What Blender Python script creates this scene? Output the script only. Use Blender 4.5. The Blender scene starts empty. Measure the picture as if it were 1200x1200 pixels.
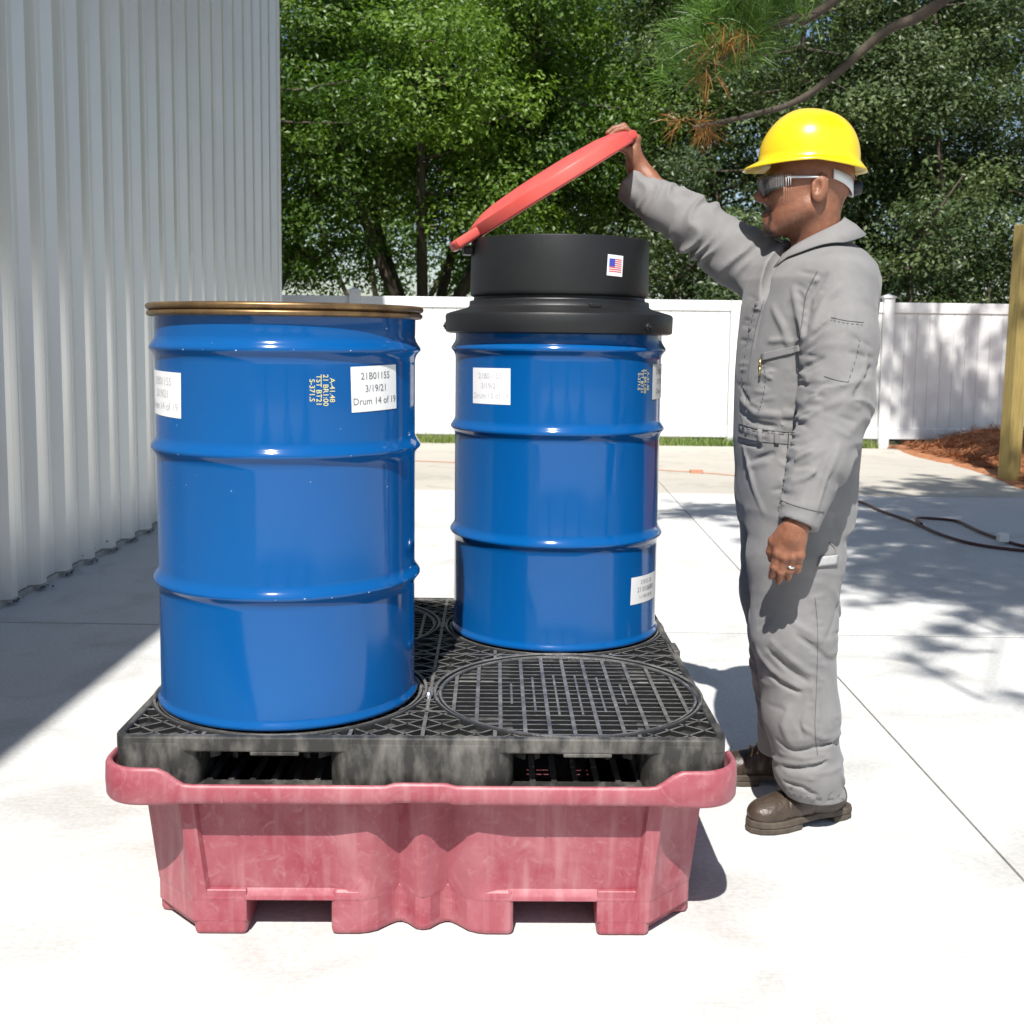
import bpy, bmesh, math, random
import numpy as np
from mathutils import Vector, Matrix
from mathutils.bvhtree import BVHTree

SC = bpy.context.scene
COL = SC.collection
R = math.radians
PI = math.pi

# ------------------------------------------------------------------ camera
CAM_H = 1.265
CAM_PITCH, CAM_YAW, CAM_ROLL = 0.104, 0.0154, 0.0121
FPX, CPY = 1330.07, 533.73            # focal length and principal row, in 1200ths of the frame
cam_d = bpy.data.cameras.new('camera')
cam = bpy.data.objects.new('camera', cam_d)
COL.objects.link(cam)
cam_d.sensor_width = 36.0
cam_d.lens = 36.0 * FPX / 1200.0
cam_d.shift_y = -(600.0 - CPY) / 1200.0
cam_d.clip_start = 0.05
cam_d.clip_end = 2000.0
cam.matrix_world = (Matrix.Translation((0, 0, CAM_H)) @ Matrix.Rotation(-CAM_YAW, 4, 'Z')
                    @ Matrix.Rotation(PI / 2 - CAM_PITCH, 4, 'X') @ Matrix.Rotation(CAM_ROLL, 4, 'Z'))
cam_d.dof.use_dof = True
cam_d.dof.focus_distance = 2.9
cam_d.dof.aperture_fstop = 9.0
SC.camera = cam
SC.render.resolution_x = SC.render.resolution_y = 1024

# ------------------------------------------------------------------ light
SUN_DIR = Vector((0.12, 0.72, -1.0)).normalized()      # the way the sunlight travels
world = bpy.data.worlds.new('World')
SC.world = world
world.use_nodes = True
wn = world.node_tree.nodes
wl = world.node_tree.links
sky = wn.new('ShaderNodeTexSky')
sky.sky_type = 'NISHITA'
sky.sun_disc = False
sky.sun_elevation = math.asin(-SUN_DIR.z)
sky.sun_rotation = math.atan2(-SUN_DIR.x, -SUN_DIR.y)
sky.air_density = 1.0
sky.dust_density = 0.8
sky.ozone_density = 1.0
wl.new(sky.outputs[0], wn['Background'].inputs[0])
wn['Background'].inputs[1].default_value = 0.085
sun_d = bpy.data.lights.new('sun', 'SUN')
sun_d.energy = 5.0
sun_d.angle = R(0.53)
sun_d.color = (1.0, 0.965, 0.91)
sun = bpy.data.objects.new('sun', sun_d)
COL.objects.link(sun)
sun.location = (-3, -8, 12)
sun.rotation_euler = SUN_DIR.to_track_quat('-Z', 'Y').to_euler()
SC.view_settings.view_transform = 'Standard'
SC.view_settings.look = 'None'
SC.view_settings.gamma = 1.0
SC.view_settings.exposure = 0.5
SC.cycles.max_bounces = 6
SC.cycles.diffuse_bounces = 3
SC.cycles.transparent_max_bounces = 8
SC.cycles.use_adaptive_sampling = True
SC.cycles.adaptive_threshold = 0.02
SC.cycles.caustics_reflective = False
SC.cycles.caustics_refractive = False


def at(px, py, y):
    """a point of the place at distance y, from its bearing as surveyed in the photograph (1200ths)"""
    X, Y = px - 600.0, py - CPY
    c, s = math.cos(CAM_ROLL), math.sin(CAM_ROLL)
    X, Y = (c * X + s * Y) / FPX, -(-s * X + c * Y) / FPX
    yy = math.cos(CAM_PITCH) + Y * math.sin(CAM_PITCH)
    zz = -math.sin(CAM_PITCH) + Y * math.cos(CAM_PITCH)
    xx, yy = X * math.cos(CAM_YAW) + yy * math.sin(CAM_YAW), -X * math.sin(CAM_YAW) + yy * math.cos(CAM_YAW)
    t = y / yy
    return Vector((xx * t, y, CAM_H + zz * t))


# ------------------------------------------------------------------ materials
def nt(m):
    return m.node_tree.nodes, m.node_tree.links


def mat(name, col, rough=0.6, metal=0.0, spec=0.5, var=0.0, vscale=8.0, col2=None, bump=0.0, bscale=60.0,
        coat=0.0, stretch=(1, 1, 1), detail=6.0, contrast=(0.35, 0.7), rvar=0.0):
    m = bpy.data.materials.new(name)
    m.use_nodes = True
    n, l = nt(m)
    b = n['Principled BSDF']
    b.inputs['Base Color'].default_value = (*col, 1)
    b.inputs['Roughness'].default_value = rough
    b.inputs['Metallic'].default_value = metal
    b.inputs['Specular IOR Level'].default_value = spec
    if coat:
        b.inputs['Coat Weight'].default_value = coat
        b.inputs['Coat Roughness'].default_value = 0.06
    tc = n.new('ShaderNodeTexCoord')
    mp = n.new('ShaderNodeMapping')
    mp.inputs['Scale'].default_value = stretch
    l.new(tc.outputs['Object'], mp.inputs[0])
    if var or col2:
        tx = n.new('ShaderNodeTexNoise')
        tx.inputs['Scale'].default_value = vscale
        tx.inputs['Detail'].default_value = detail
        tx.inputs['Roughness'].default_value = 0.62
        l.new(mp.outputs[0], tx.inputs[0])
        rp = n.new('ShaderNodeValToRGB')
        rp.color_ramp.elements[0].position = contrast[0]
        rp.color_ramp.elements[1].position = contrast[1]
        c2 = col2 if col2 else tuple(max(0, c * (1 - var)) for c in col)
        rp.color_ramp.elements[0].color = (*col, 1)
        rp.color_ramp.elements[1].color = (*c2, 1)
        l.new(tx.outputs[0], rp.inputs[0])
        l.new(rp.outputs[0], b.inputs['Base Color'])
        if rvar:
            mr = n.new('ShaderNodeMapRange')
            mr.inputs['To Min'].default_value = rough - rvar
            mr.inputs['To Max'].default_value = rough + rvar
            l.new(tx.outputs[0], mr.inputs[0])
            l.new(mr.outputs[0], b.inputs['Roughness'])
    if bump:
        t2 = n.new('ShaderNodeTexNoise')
        t2.inputs['Scale'].default_value = bscale
        t2.inputs['Detail'].default_value = 5
        l.new(mp.outputs[0], t2.inputs[0])
        bp = n.new('ShaderNodeBump')
        bp.inputs['Strength'].default_value = bump
        bp.inputs['Distance'].default_value = 0.01
        l.new(t2.outputs[0], bp.inputs['Height'])
        l.new(bp.outputs[0], b.inputs['Normal'])
    return m


# ------------------------------------------------------------------ mesh helpers
class MB:
    """collects shapes and links them as one mesh object"""
    def __init__(self):
        self.v, self.f, self.s = [], [], []

    def add(self, vs, fs, smooth=False, M=None):
        o = len(self.v)
        for p in vs:
            p = Vector(p)
            self.v.append(M @ p if M else p)
        for f in fs:
            self.f.append([i + o for i in f])
            self.s.append(smooth)
        return self

    def box(self, a, b, M=None):
        (x0, y0, z0), (x1, y1, z1) = a, b
        vs = [(x0, y0, z0), (x1, y0, z0), (x1, y1, z0), (x0, y1, z0), (x0, y0, z1), (x1, y0, z1), (x1, y1, z1), (x0, y1, z1)]
        return self.add(vs, [(0, 3, 2, 1), (4, 5, 6, 7), (0, 1, 5, 4), (1, 2, 6, 5), (2, 3, 7, 6), (3, 0, 4, 7)], M=M)

    def bar(self, a, b, w, h):
        """a bar lying from a to b, w wide, its top at a.z / b.z and h deep"""
        a, b = Vector(a), Vector(b)
        d = (b - a).normalized()
        s = d.cross(Vector((0, 0, 1))).normalized() * (w / 2)
        dn = Vector((0, 0, -h))
        vs = [a - s, a + s, b + s, b - s, a - s + dn, a + s + dn, b + s + dn, b - s + dn]
        return self.add(vs, [(0, 1, 2, 3), (7, 6, 5, 4), (0, 4, 5, 1), (1, 5, 6, 2), (2, 6, 7, 3), (3, 7, 4, 0)])

    def lathe(self, prof, seg=96, c=(0, 0, 0), smooth=True, M=None, caps=False):
        vs, fs = [], []
        n = len(prof)
        for i in range(seg):
            a = 2 * PI * i / seg
            for r, z in prof:
                vs.append((c[0] + r * math.cos(a), c[1] + r * math.sin(a), c[2] + z))
        for i in range(seg):
            j = (i + 1) % seg
            for k in range(n - 1):
                fs.append((i * n + k, j * n + k, j * n + k + 1, i * n + k + 1))
        if caps:
            fs.append([i * n for i in range(seg)][::-1])
            fs.append([i * n + n - 1 for i in range(seg)])
        return self.add(vs, fs, smooth, M)

    def tube(self, pts, r, seg=8, smooth=True, caps=True, r1=None):
        pts = [Vector(p) for p in pts]
        n = len(pts)
        rs = r if isinstance(r, (list, tuple)) else [r + ((r1 if r1 is not None else r) - r) * i / (n - 1) for i in range(n)]
        vs, fs = [], []
        up = Vector((0, 0, 1))
        t0 = (pts[1] - pts[0]).normalized()
        u = t0.cross(up)
        if u.length < 1e-3:
            u = t0.cross(Vector((1, 0, 0)))
        u.normalize()
        for i, p in enumerate(pts):
            t = (pts[min(i + 1, n - 1)] - pts[max(i - 1, 0)]).normalized()
            u = (u - t * u.dot(t)).normalized()
            w = t.cross(u)
            for k in range(seg):
                a = 2 * PI * k / seg
                vs.append(p + (u * math.cos(a) + w * math.sin(a)) * rs[i])
        for i in range(n - 1):
            for k in range(seg):
                k2 = (k + 1) % seg
                fs.append((i * seg + k, i * seg + k2, (i + 1) * seg + k2, (i + 1) * seg + k))
        if caps:
            fs.append(list(range(seg))[::-1])
            fs.append([(n - 1) * seg + k for k in range(seg)])
        return self.add(vs, fs, smooth)

    def prism(self, poly, z0, z1, M=None, smooth=False):
        n = len(poly)
        vs = [(x, y, z0) for x, y in poly] + [(x, y, z1) for x, y in poly]
        fs = [list(range(n))[::-1], [n + i for i in range(n)]]
        for i in range(n):
            j = (i + 1) % n
            fs.append((i, j, n + j, n + i))
        return self.add(vs, fs, smooth, M)

    def build(self, name, m, parent=None, bevel=0.0, bseg=2, auto=None, solid=None):
        me = bpy.data.meshes.new(name)
        me.from_pydata([tuple(p) for p in self.v], [], self.f)
        me.polygons.foreach_set('use_smooth', self.s)
        me.validate()
        me.update()
        return link(name, me, m, parent, bevel, bseg, auto, solid)


def link(name, me, m, parent=None, bevel=0.0, bseg=2, auto=None, solid=None):
    o = bpy.data.objects.new(name, me)
    COL.objects.link(o)
    if m is not None and not me.materials:
        me.materials.append(m)
    if parent is not None:
        o.parent = parent
        o.matrix_parent_inverse = parent_inv(parent)
    if auto is not None:
        bm = bmesh.new()
        bm.from_mesh(me)
        bmesh.ops.recalc_face_normals(bm, faces=bm.faces)
        for e in bm.edges:
            if len(e.link_faces) == 2 and e.calc_face_angle(0) > R(auto):
                e.smooth = False
        for f in bm.faces:
            f.smooth = True
        bm.to_mesh(me)
        bm.free()
    if solid:
        md = o.modifiers.new('thickness', 'SOLIDIFY')
        md.thickness = solid
        md.offset = 0
    if bevel:
        md = o.modifiers.new('edges', 'BEVEL')
        md.width = bevel
        md.segments = bseg
        md.limit_method = 'ANGLE'
        md.angle_limit = R(40)
        md.harden_normals = False
    return o


def parent_inv(p):
    M = Matrix.Identity(4)
    chain = []
    while p is not None:
        chain.append(p)
        p = p.parent
    for q in reversed(chain):
        M = M @ (q.matrix_parent_inverse if q.parent else Matrix.Identity(4)) @ q.matrix_basis
    return M.inverted()


def empty(name, loc, label, cat, group=None):
    o = bpy.data.objects.new(name, None)
    COL.objects.link(o)
    o.empty_display_size = 0.1
    o.location = loc
    return tag(o, label, cat, group)


def tag(o, label=None, cat=None, group=None, kind=None):
    if label:
        o['label'] = label
    if cat:
        o['category'] = cat
    if group:
        o['group'] = group
    if kind:
        o['kind'] = kind
    return o


def npmesh(name, V, F, m=None, smooth=True):
    """mesh from numpy vertices and equal-sized faces"""
    me = bpy.data.meshes.new(name)
    V = np.asarray(V, dtype=np.float32)
    F = np.asarray(F, dtype=np.int32)
    k = F.shape[1]
    me.vertices.add(len(V))
    me.vertices.foreach_set('co', V.ravel())
    me.loops.add(F.size)
    me.loops.foreach_set('vertex_index', F.ravel())
    me.polygons.add(len(F))
    me.polygons.foreach_set('loop_start', np.arange(0, F.size, k, dtype=np.int32))
    me.polygons.foreach_set('use_smooth', np.full(len(F), smooth, dtype=bool))
    me.update(calc_edges=True)
    if m:
        me.materials.append(m)
    return me


def text_mesh(s, size, bold=False):
    """flat outline of a line of lettering, as vertices and faces in the xy plane, centred"""
    cu = bpy.data.curves.new('lettering', 'FONT')
    cu.body = s
    cu.size = size
    cu.align_x = 'CENTER'
    cu.align_y = 'CENTER'
    cu.resolution_u = 3
    if bold:
        cu.offset = size * 0.012
    o = bpy.data.objects.new('lettering', cu)
    COL.objects.link(o)
    dg = bpy.context.evaluated_depsgraph_get()
    me = bpy.data.meshes.new_from_object(o.evaluated_get(dg))
    vs = [v.co.copy() for v in me.vertices]
    fs = [list(p.vertices) for p in me.polygons]
    bpy.data.objects.remove(o)
    bpy.data.curves.remove(cu)
    bpy.data.meshes.remove(me)
    return vs, fs

# ================================================================== the setting
rng = np.random.default_rng(7)
PAV_ROT = -0.027                                     # slabs lie turned a little from the view
PAV = Matrix.Rotation(PAV_ROT, 4, 'Z')


def concrete(name, c1, c2):
    m = mat(name, c1, rough=0.85, spec=0.3)
    n, l = nt(m)
    b = n['Principled BSDF']
    tc = n.new('ShaderNodeTexCoord')
    big = n.new('ShaderNodeTexNoise')
    big.inputs['Scale'].default_value = 0.9
    big.inputs['Detail'].default_value = 7
    big.inputs['Roughness'].default_value = 0.65
    fine = n.new('ShaderNodeTexNoise')
    fine.inputs['Scale'].default_value = 70
    fine.inputs['Detail'].default_value = 6
    stain = n.new('ShaderNodeTexNoise')
    stain.inputs['Scale'].default_value = 3.1
    stain.inputs['Detail'].default_value = 9
    stain.inputs['Distortion'].default_value = 0.8
    mp = n.new('ShaderNodeMapping')
    mp.inputs['Scale'].default_value = (14, 160, 1)        # broom strokes
    broom = n.new('ShaderNodeTexNoise')
    broom.inputs['Scale'].default_value = 1.0
    broom.inputs['Detail'].default_value = 3
    for t in (big, fine, stain):
        l.new(tc.outputs['Object'], t.inputs[0])
    l.new(tc.outputs['Object'], mp.inputs[0])
    l.new(mp.outputs[0], broom.inputs[0])
    r1 = n.new('ShaderNodeValToRGB')
    r1.color_ramp.elements[0].position = .3
    r1.color_ramp.elements[1].position = .72
    r1.color_ramp.elements[0].color = (*c1, 1)
    r1.color_ramp.elements[1].color = (*c2, 1)
    l.new(big.outputs[0], r1.inputs[0])
    r2 = n.new('ShaderNodeValToRGB')
    r2.color_ramp.elements[0].position = .35
    r2.color_ramp.elements[0].color = (.90, .90, .90, 1)
    r2.color_ramp.elements[1].position = .62
    r2.color_ramp.elements[1].color = (1.03, 1.03, 1.03, 1)
    l.new(fine.outputs[0], r2.inputs[0])
    r3 = n.new('ShaderNodeValToRGB')
    r3.color_ramp.elements[0].position = .28
    r3.color_ramp.elements[0].color = (.84, .83, .81, 1)
    r3.color_ramp.elements[1].position = .46
    r3.color_ramp.elements[1].color = (1, 1, 1, 1)
    l.new(stain.outputs[0], r3.inputs[0])
    m1 = n.new('ShaderNodeMix')
    m1.data_type = 'RGBA'
    m1.blend_type = 'MULTIPLY'
    m1.inputs[0].default_value = 1
    l.new(r1.outputs[0], m1.inputs[6])
    l.new(r2.outputs[0], m1.inputs[7])
    m2 = n.new('ShaderNodeMix')
    m2.data_type = 'RGBA'
    m2.blend_type = 'MULTIPLY'
    m2.inputs[0].default_value = 1
    l.new(m1.outputs[2], m2.inputs[6])
    l.new(r3.outputs[0], m2.inputs[7])
    l.new(m2.outputs[2], b.inputs['Base Color'])
    add = n.new('ShaderNodeMath')
    add.operation = 'ADD'
    l.new(fine.outputs[0], add.inputs[0])
    l.new(broom.outputs[0], add.inputs[1])
    bp = n.new('ShaderNodeBump')
    bp.inputs['Strength'].default_value = 0.22
    bp.inputs['Distance'].default_value = 0.004
    l.new(add.outputs[0], bp.inputs['Height'])
    l.new(bp.outputs[0], b.inputs['Normal'])
    return m


M_CONC = concrete('pale_concrete', (.60, .60, .59), (.54, .535, .52))
M_CONC2 = concrete('worn_concrete', (.50, .47, .41), (.43, .405, .355))
M_JOINT = mat('joint_filler', (.20, .19, .18), .9, var=.5, vscale=20)
M_SOIL = mat('soil_and_grass', (.10, .13, .045), .95, col2=(.16, .12, .07), vscale=1.5, bump=.5, bscale=30)

# open ground to the horizon
g = MB()
g.add([(-600, -600, -.16), (600, -600, -.16), (600, 600, -.16), (-600, 600, -.16)], [(0, 1, 2, 3)])
tag(g.build('ground', M_SOIL), kind='structure')

# sub-base under the slabs shows in the joints
pv = MB()
xs = [-5.2, -2.95, 1.195, 4.62]
ys = [-9.0, -3.9, .35, 4.83, 9.3, 13.5]
pv.add([PAV @ Vector(p) for p in ((-5.2, -9, -.004), (9, -9, -.004), (9, 4, -.004), (4.62, 10, -.004), (4.62, 13.5, -.004), (-5.2, 13.5, -.004))],
       [(0, 1, 2, 3, 4, 5)])
pavement = tag(pv.build('concrete_pavement', M_JOINT), kind='structure')
gap = .0035
for i in range(len(ys) - 1):
    for j in range(len(xs)):
        x0 = xs[j] + gap
        x1 = (xs[j + 1] - gap) if j + 1 < len(xs) else 9.0
        y0, y1 = ys[i] + .008, ys[i + 1] - .008
        if j == 3 and i >= 3:
            continue                                    # mulch bed here
        b = MB()
        jit = .0
        if j == 3 and i == 2:
            poly = [(x0, y0), (x1, y0), (x1, 1.8), (6.2, 4.2), (5.0, 4.83 + 0), (x0, y1)]
            poly = [(x0, y0), (x1, y0), (x1, y1), (x0, y1)]
        else:
            poly = [(x0, y0), (x1, y0), (x1, y1), (x0, y1)]
        b.prism(poly, -.12, -.0005 * ((i * 3 + j) % 3), M=PAV)
        o = b.build('slab', M_CONC2 if i == 4 else M_CONC, pavement, bevel=.002, bseg=2)

# mulch bed to the right of the slabs, rising towards the fence
M_MULCH = mat('pine_straw_bed', (.30, .12, .05), .95, col2=(.44, .19, .085), vscale=14, bump=1.0, bscale=40)


def mulch_edge(y):
    return 4.62 + .35 * math.exp(-((y - 9.6) / 1.5) ** 2) * 0 + max(0, (9.6 - y)) ** 1.5 * .22 - .06 * math.sin(y * 2.1)


def mulch_h(x, y):
    e = max(0.0, min(1.0, (x - mulch_edge(y)) / 1.0))
    return .015 + .20 * e * e * (3 - 2 * e) * max(0, min(1, (y - 8.0) / 3)) + .012 * math.sin(x * 9 + y * 5) + .012 * math.sin(y * 13 - x * 4)


vs, fs = [], []
ny, nx = 60, 40
for j in range(ny + 1):
    y = 4.4 + (13.85 - 4.4) * j / ny
    for i in range(nx + 1):
        x = mulch_edge(y) - .25 + (11 - mulch_edge(y)) * (i / nx) ** 1.4
        z = mulch_h(x, y) if i > 0 else -.03
        vs.append((PAV @ Vector((x, y, z))))
for j in range(ny):
    for i in range(nx):
        a = j * (nx + 1) + i
        fs.append((a, a + 1, a + nx + 2, a + nx + 1))
mb = MB()
mb.add(vs, fs, True)
tag(mb.build('mulch_bed', M_MULCH), kind='structure')

# loose pine straw on the bed
M_STRAW = mat('pine_straw', (.52, .21, .085), .8, col2=(.27, .11, .045), vscale=9, contrast=(.3, .65))
N = 15000
yy = 6.5 + 7.4 * rng.random(N)
ed = np.array([mulch_edge(y) for y in yy])
xx = ed - .05 + 3.6 * rng.random(N) ** 1.3
zz = np.array([mulch_h(x, y) for x, y in zip(xx, yy)]) + .01 + .03 * rng.random(N)
an = rng.random(N) * PI
tl = rng.normal(0, .3, N)
ln = .05 + .07 * rng.random(N)
dx, dy, dz = np.cos(an) * ln, np.sin(an) * ln, tl * ln
w = .0035
V = np.empty((N, 4, 3))
sx, sy = -np.sin(an) * w, np.cos(an) * w
V[:, 0] = np.stack([xx - dx - sx, yy - dy - sy, zz - dz], 1)
V[:, 1] = np.stack([xx - dx + sx, yy - dy + sy, zz - dz + .002], 1)
V[:, 2] = np.stack([xx + dx + sx, yy + dy + sy, zz + dz + .002], 1)
V[:, 3] = np.stack([xx + dx - sx, yy + dy - sy, zz + dz], 1)
V = V.reshape(-1, 3) @ np.array(PAV.to_3x3()).T
tag(link('pine_straw', npmesh('pine_straw', V, np.arange(4 * N).reshape(-1, 4), M_STRAW, False), M_STRAW),
    'loose rust brown pine straw covering the bed below the fence', 'pine straw', kind='stuff')


# grass strip at the foot of the fence
def blades(name, x0, x1, y0, y1, n, h, m, zfun=lambda x, y: -.02):
    x = x0 + (x1 - x0) * rng.random(n)
    y = y0 + (y1 - y0) * rng.random(n)
    z = np.array([zfun(a, b) for a, b in zip(x, y)])
    a = rng.random(n) * 2 * PI
    hh = h * (.5 + .8 * rng.random(n))
    lean = rng.normal(0, .35, (n, 2))
    w = .006 + .006 * rng.random(n)
    V = np.empty((n, 3, 3))
    V[:, 0] = np.stack([x - np.cos(a) * w, y - np.sin(a) * w, z], 1)
    V[:, 1] = np.stack([x + np.cos(a) * w, y + np.sin(a) * w, z], 1)
    V[:, 2] = np.stack([x + lean[:, 0] * hh, y + lean[:, 1] * hh, z + hh], 1)
    return link(name, npmesh(name, V.reshape(-1, 3), np.arange(3 * n).reshape(-1, 3), m, False), m)


M_GRASS = mat('grass_blade', (.11, .20, .035), .7, col2=(.20, .23, .06), vscale=3)
tag(blades('grass', -5, 4.6, 13.42, 13.86, 9000, .10, M_GRASS), 'narrow strip of green grass along the foot of the white fence', 'grass', kind='stuff')

# ------------------------------------------------------------------ white vinyl fence
M_VINYL = mat('white_vinyl', (.80, .80, .80), .35, spec=.5, var=.04, vscale=2)
FY = 13.95
FH = 1.74


def fence(name, posts, label, cap_posts, y=FY, zb=0.0):
    root = empty(name, (posts[0], y, 0), label, 'fence', 'white vinyl fences')
    cap_me = None
    board_me = None
    for i, px in enumerate(posts):
        b = MB()
        b.box((px - .065, y - .065, -.1), (px + .065, y + .065, FH + (.05 if px in cap_posts else .0)))
        p = b.build('post', M_VINYL, root, bevel=.006)
        if px in cap_posts:
            c = MB()
            c.box((px - .078, y - .078, FH + .05), (px + .078, y + .078, FH + .075))
            h = FH + .075
            c.add([(px - .07, y - .07, h), (px + .07, y - .07, h), (px + .07, y + .07, h), (px - .07, y + .07, h), (px, y, h + .03)],
                  [(0, 1, 4), (1, 2, 4), (2, 3, 4), (3, 0, 4)])
            c.build('post_cap', M_VINYL, root, bevel=.004)
    for a, b_ in zip(posts[:-1], posts[1:]):
        for z0, z1 in ((FH - .13, FH), (.06, .2)):
            r = MB()
            r.box((a + .066, y - .025, z0), (b_ - .066, y + .025, z1))
            r.build('rail', M_VINYL, root, bevel=.008)
        n = max(1, round((b_ - a - .14) / .15))
        wd = (b_ - a - .136) / n
        for k in range(n):
            x0 = a + .068 + k * wd
            bb = MB()
            bb.box((x0 + .0012, y - .011, .20), (x0 + wd - .0012, y + .011, FH - .13))
            bb.build('board', M_VINYL, root, bevel=.004, bseg=1)
    return root


fence('vinyl_fence', [-6.6, -4.16, -1.72, .61, 2.93], 'long white vinyl privacy fence behind the two blue drums', (-6.6, -4.16, -1.72, .61))
fence('vinyl_fence', [3.07, 4.80, 7.2, 9.6], 'white vinyl fence mottled by leaf shade behind the worker, above the mulch', (4.80, 7.2, 9.6))

# ------------------------------------------------------------------ metal clad building on the left
M_STEEL = mat('galvanised_cladding', (.76, .765, .75), .34, metal=.4, spec=.5, col2=(.69, .70, .69), vscale=1.2, bump=.03, bscale=3)
M_TRIM = mat('white_steel_trim', (.74, .75, .75), .4, spec=.5)
M_FOOT = mat('footing_concrete', (.46, .455, .44), .9, var=.45, vscale=9, bump=.6, bscale=40)
M_ROOF = mat('steel_roof', (.5, .51, .5), .4, metal=.4)
BH = 7.2
bld = empty('metal_building', (-2.36, 6, 0), 'corrugated pale grey steel building wall in shade along the left', 'building')
WALL = Matrix.Translation((-2.245, 6.0, 0)) @ Matrix.Rotation(PAV_ROT * .9, 4, 'Z')      # local x out of the wall, y along it
PITCH = .32
rib = [(0, 0), (.045, 0), (.048, .004), (.062, .004), (.065, 0), (.125, 0), (.128, .004), (.142, .004), (.145, 0), (.180, 0), (.212, .046), (.272, .046), (.304, 0)]
start, n_rib = -10.0, 47
per = 3
for k in range(0, n_rib, per):
    pts = []
    for q in range(per):
        if k + q >= n_rib:
            break
        for (t, d) in rib:
            pts.append((d, start + (k + q) * PITCH + t))
    pts.append((0, start + min(k + per, n_rib) * PITCH))
    vs = []
    for (d, t) in pts:
        vs.append(WALL @ Vector((d, t, .034)))
        vs.append(WALL @ Vector((d, t, BH)))
    w = MB()
    w.add(vs, [(2 * i, 2 * i + 2, 2 * i + 3, 2 * i + 1) for i in range(len(pts) - 1)])
    w.build('wall_panel', M_STEEL, bld, solid=.0015)
yend = start + n_rib * PITCH
b = MB()
b.box((-.2, yend + .002, .05), (.056, yend + .035, BH), WALL)
b.box((.047, yend - .075, .05), (.056, yend + .0, BH), WALL)
b.build('corner_trim', M_TRIM, bld)
b = MB()
b.box((-6, start, -.12), (.012, yend + .03, .03), WALL)
b.build('footing', M_FOOT, bld, bevel=.004)
b = MB()
b.box((-6, yend, .05), (-.21, yend + .03, BH), WALL)
b.box((-6, start - .03, .05), (-.0, start - .002, BH), WALL)
b.box((-6.03, start, .05), (-6, yend, BH), WALL)
b.build('end_wall', M_STEEL, bld)
b = MB()
b.box((-6.1, start - .1, BH), (.12, yend + .08, BH + .12), WALL)
b.build('roof', M_ROOF, bld, bevel=.01)
b = MB()
b.box((.0, start, BH - .12), (.05, yend + .04, BH - .002), WALL)
b.build('eave_trim', M_TRIM, bld)
# weathered leaves and grit caught in the rib ends
M_GRIT = mat('dark_grit', (.035, .033, .03), .95, var=.5, vscale=60)
N = 1300
kk = rng.integers(0, n_rib, N)
tt = start + kk * PITCH + .25 + rng.normal(0, .035, N) + .0
dd = .02 + np.abs(rng.normal(0, .022, N))
zz = .0 + .004 + np.where(dd < .034, .05 + .05 * rng.random(N) ** 2, .004)
V = np.empty((N, 4, 3))
a = rng.random((N, 3)) * 2 * PI
e1 = np.stack([np.cos(a[:, 0]), np.sin(a[:, 0]), .5 * np.sin(a[:, 1])], 1) * .008
e2 = np.stack([-np.sin(a[:, 0]), np.cos(a[:, 0]), .8 * np.cos(a[:, 2])], 1) * .005
c = np.stack([dd, tt, zz + .008], 1)
V[:, 0], V[:, 1], V[:, 2], V[:, 3] = c - e1, c - e2, c + e1, c + e2
V = V.reshape(-1, 3)
WM = np.array(WALL)
V = V @ WM[:3, :3].T + WM[:3, 3]
tag(link('leaf_litter', npmesh('leaf_litter', V, np.arange(4 * N).reshape(-1, 4), M_GRIT, False), M_GRIT),
    'dark leaf litter caught along the foot of the steel wall', 'leaf litter', kind='stuff')

# ------------------------------------------------------------------ timber post
M_WOOD = mat('treated_timber', (.40, .30, .10), .8, col2=(.26, .19, .06), vscale=5, stretch=(9, 9, .8), bump=.3, bscale=30)
b = MB()
b.box((-.07, -.07, -.2), (.07, .07, 2.34))
tp = b.build('timber_post', M_WOOD, bevel=.008)
tp.location = (4.80, 10.45, 0)
tp.rotation_euler = (0, R(.6), R(14))
tag(tp, 'square yellowish timber post standing in the mulch at the right edge', 'post')
b = MB()
b.box((4.90, 10.42, 2.20), (7.4, 10.46, 2.34))
b.build('cross_board', M_WOOD, tp, bevel=.005)

# ------------------------------------------------------------------ cords on the slabs
M_HOSE = mat('maroon_rubber', (.085, .025, .025), .5, var=.3, vscale=20)
M_ORANGE = mat('orange_cord', (.50, .24, .15), .6)


def spline(pts, n=12):
    pts = [Vector(p) for p in pts]
    out = []
    for i in range(len(pts) - 1):
        p0, p1, p2, p3 = pts[max(i - 1, 0)], pts[i], pts[i + 1], pts[min(i + 2, len(pts) - 1)]
        for k in range(n):
            t = k / n
            out.append(.5 * ((2 * p1) + (p2 - p0) * t + (2 * p0 - 5 * p1 + 4 * p2 - p3) * t * t + (3 * p1 - p0 - 3 * p2 + p3) * t ** 3))
    out.append(pts[-1])
    return out


h = MB()
h.tube(spline([(2.3, 9.9, .011), (2.62, 9.3, .011), (2.86, 8.86, .011), (2.88, 8.33, .011), (2.93, 7.79, .011), (2.93, 7.31, .012), (3.01, 6.95, .012), (3.26, 6.72, .012), (3.9, 6.35, .011), (4.6, 6.3, .011)]), .010, 8)
ho = h.build('rubber_hose', M_HOSE)
tag(ho, 'maroon rubber hose lying on the slabs, the straighter strand, right of the worker', 'hose', 'hoses on the slabs')
h = MB()
h.tube(spline([(2.92, 7.62, .03), (2.97, 7.86, .03), (3.12, 7.98, .012), (3.26, 7.86, .012), (3.24, 7.43, .012), (3.26, 7.02, .012), (3.36, 6.86, .012), (3.9, 6.62, .012), (4.6, 6.6, .012)]), .010, 8)
ho = h.build('rubber_hose', M_HOSE)
tag(ho, 'maroon rubber hose that loops back over the other hose right of the worker', 'hose', 'hoses on the slabs')
h = MB()
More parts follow.
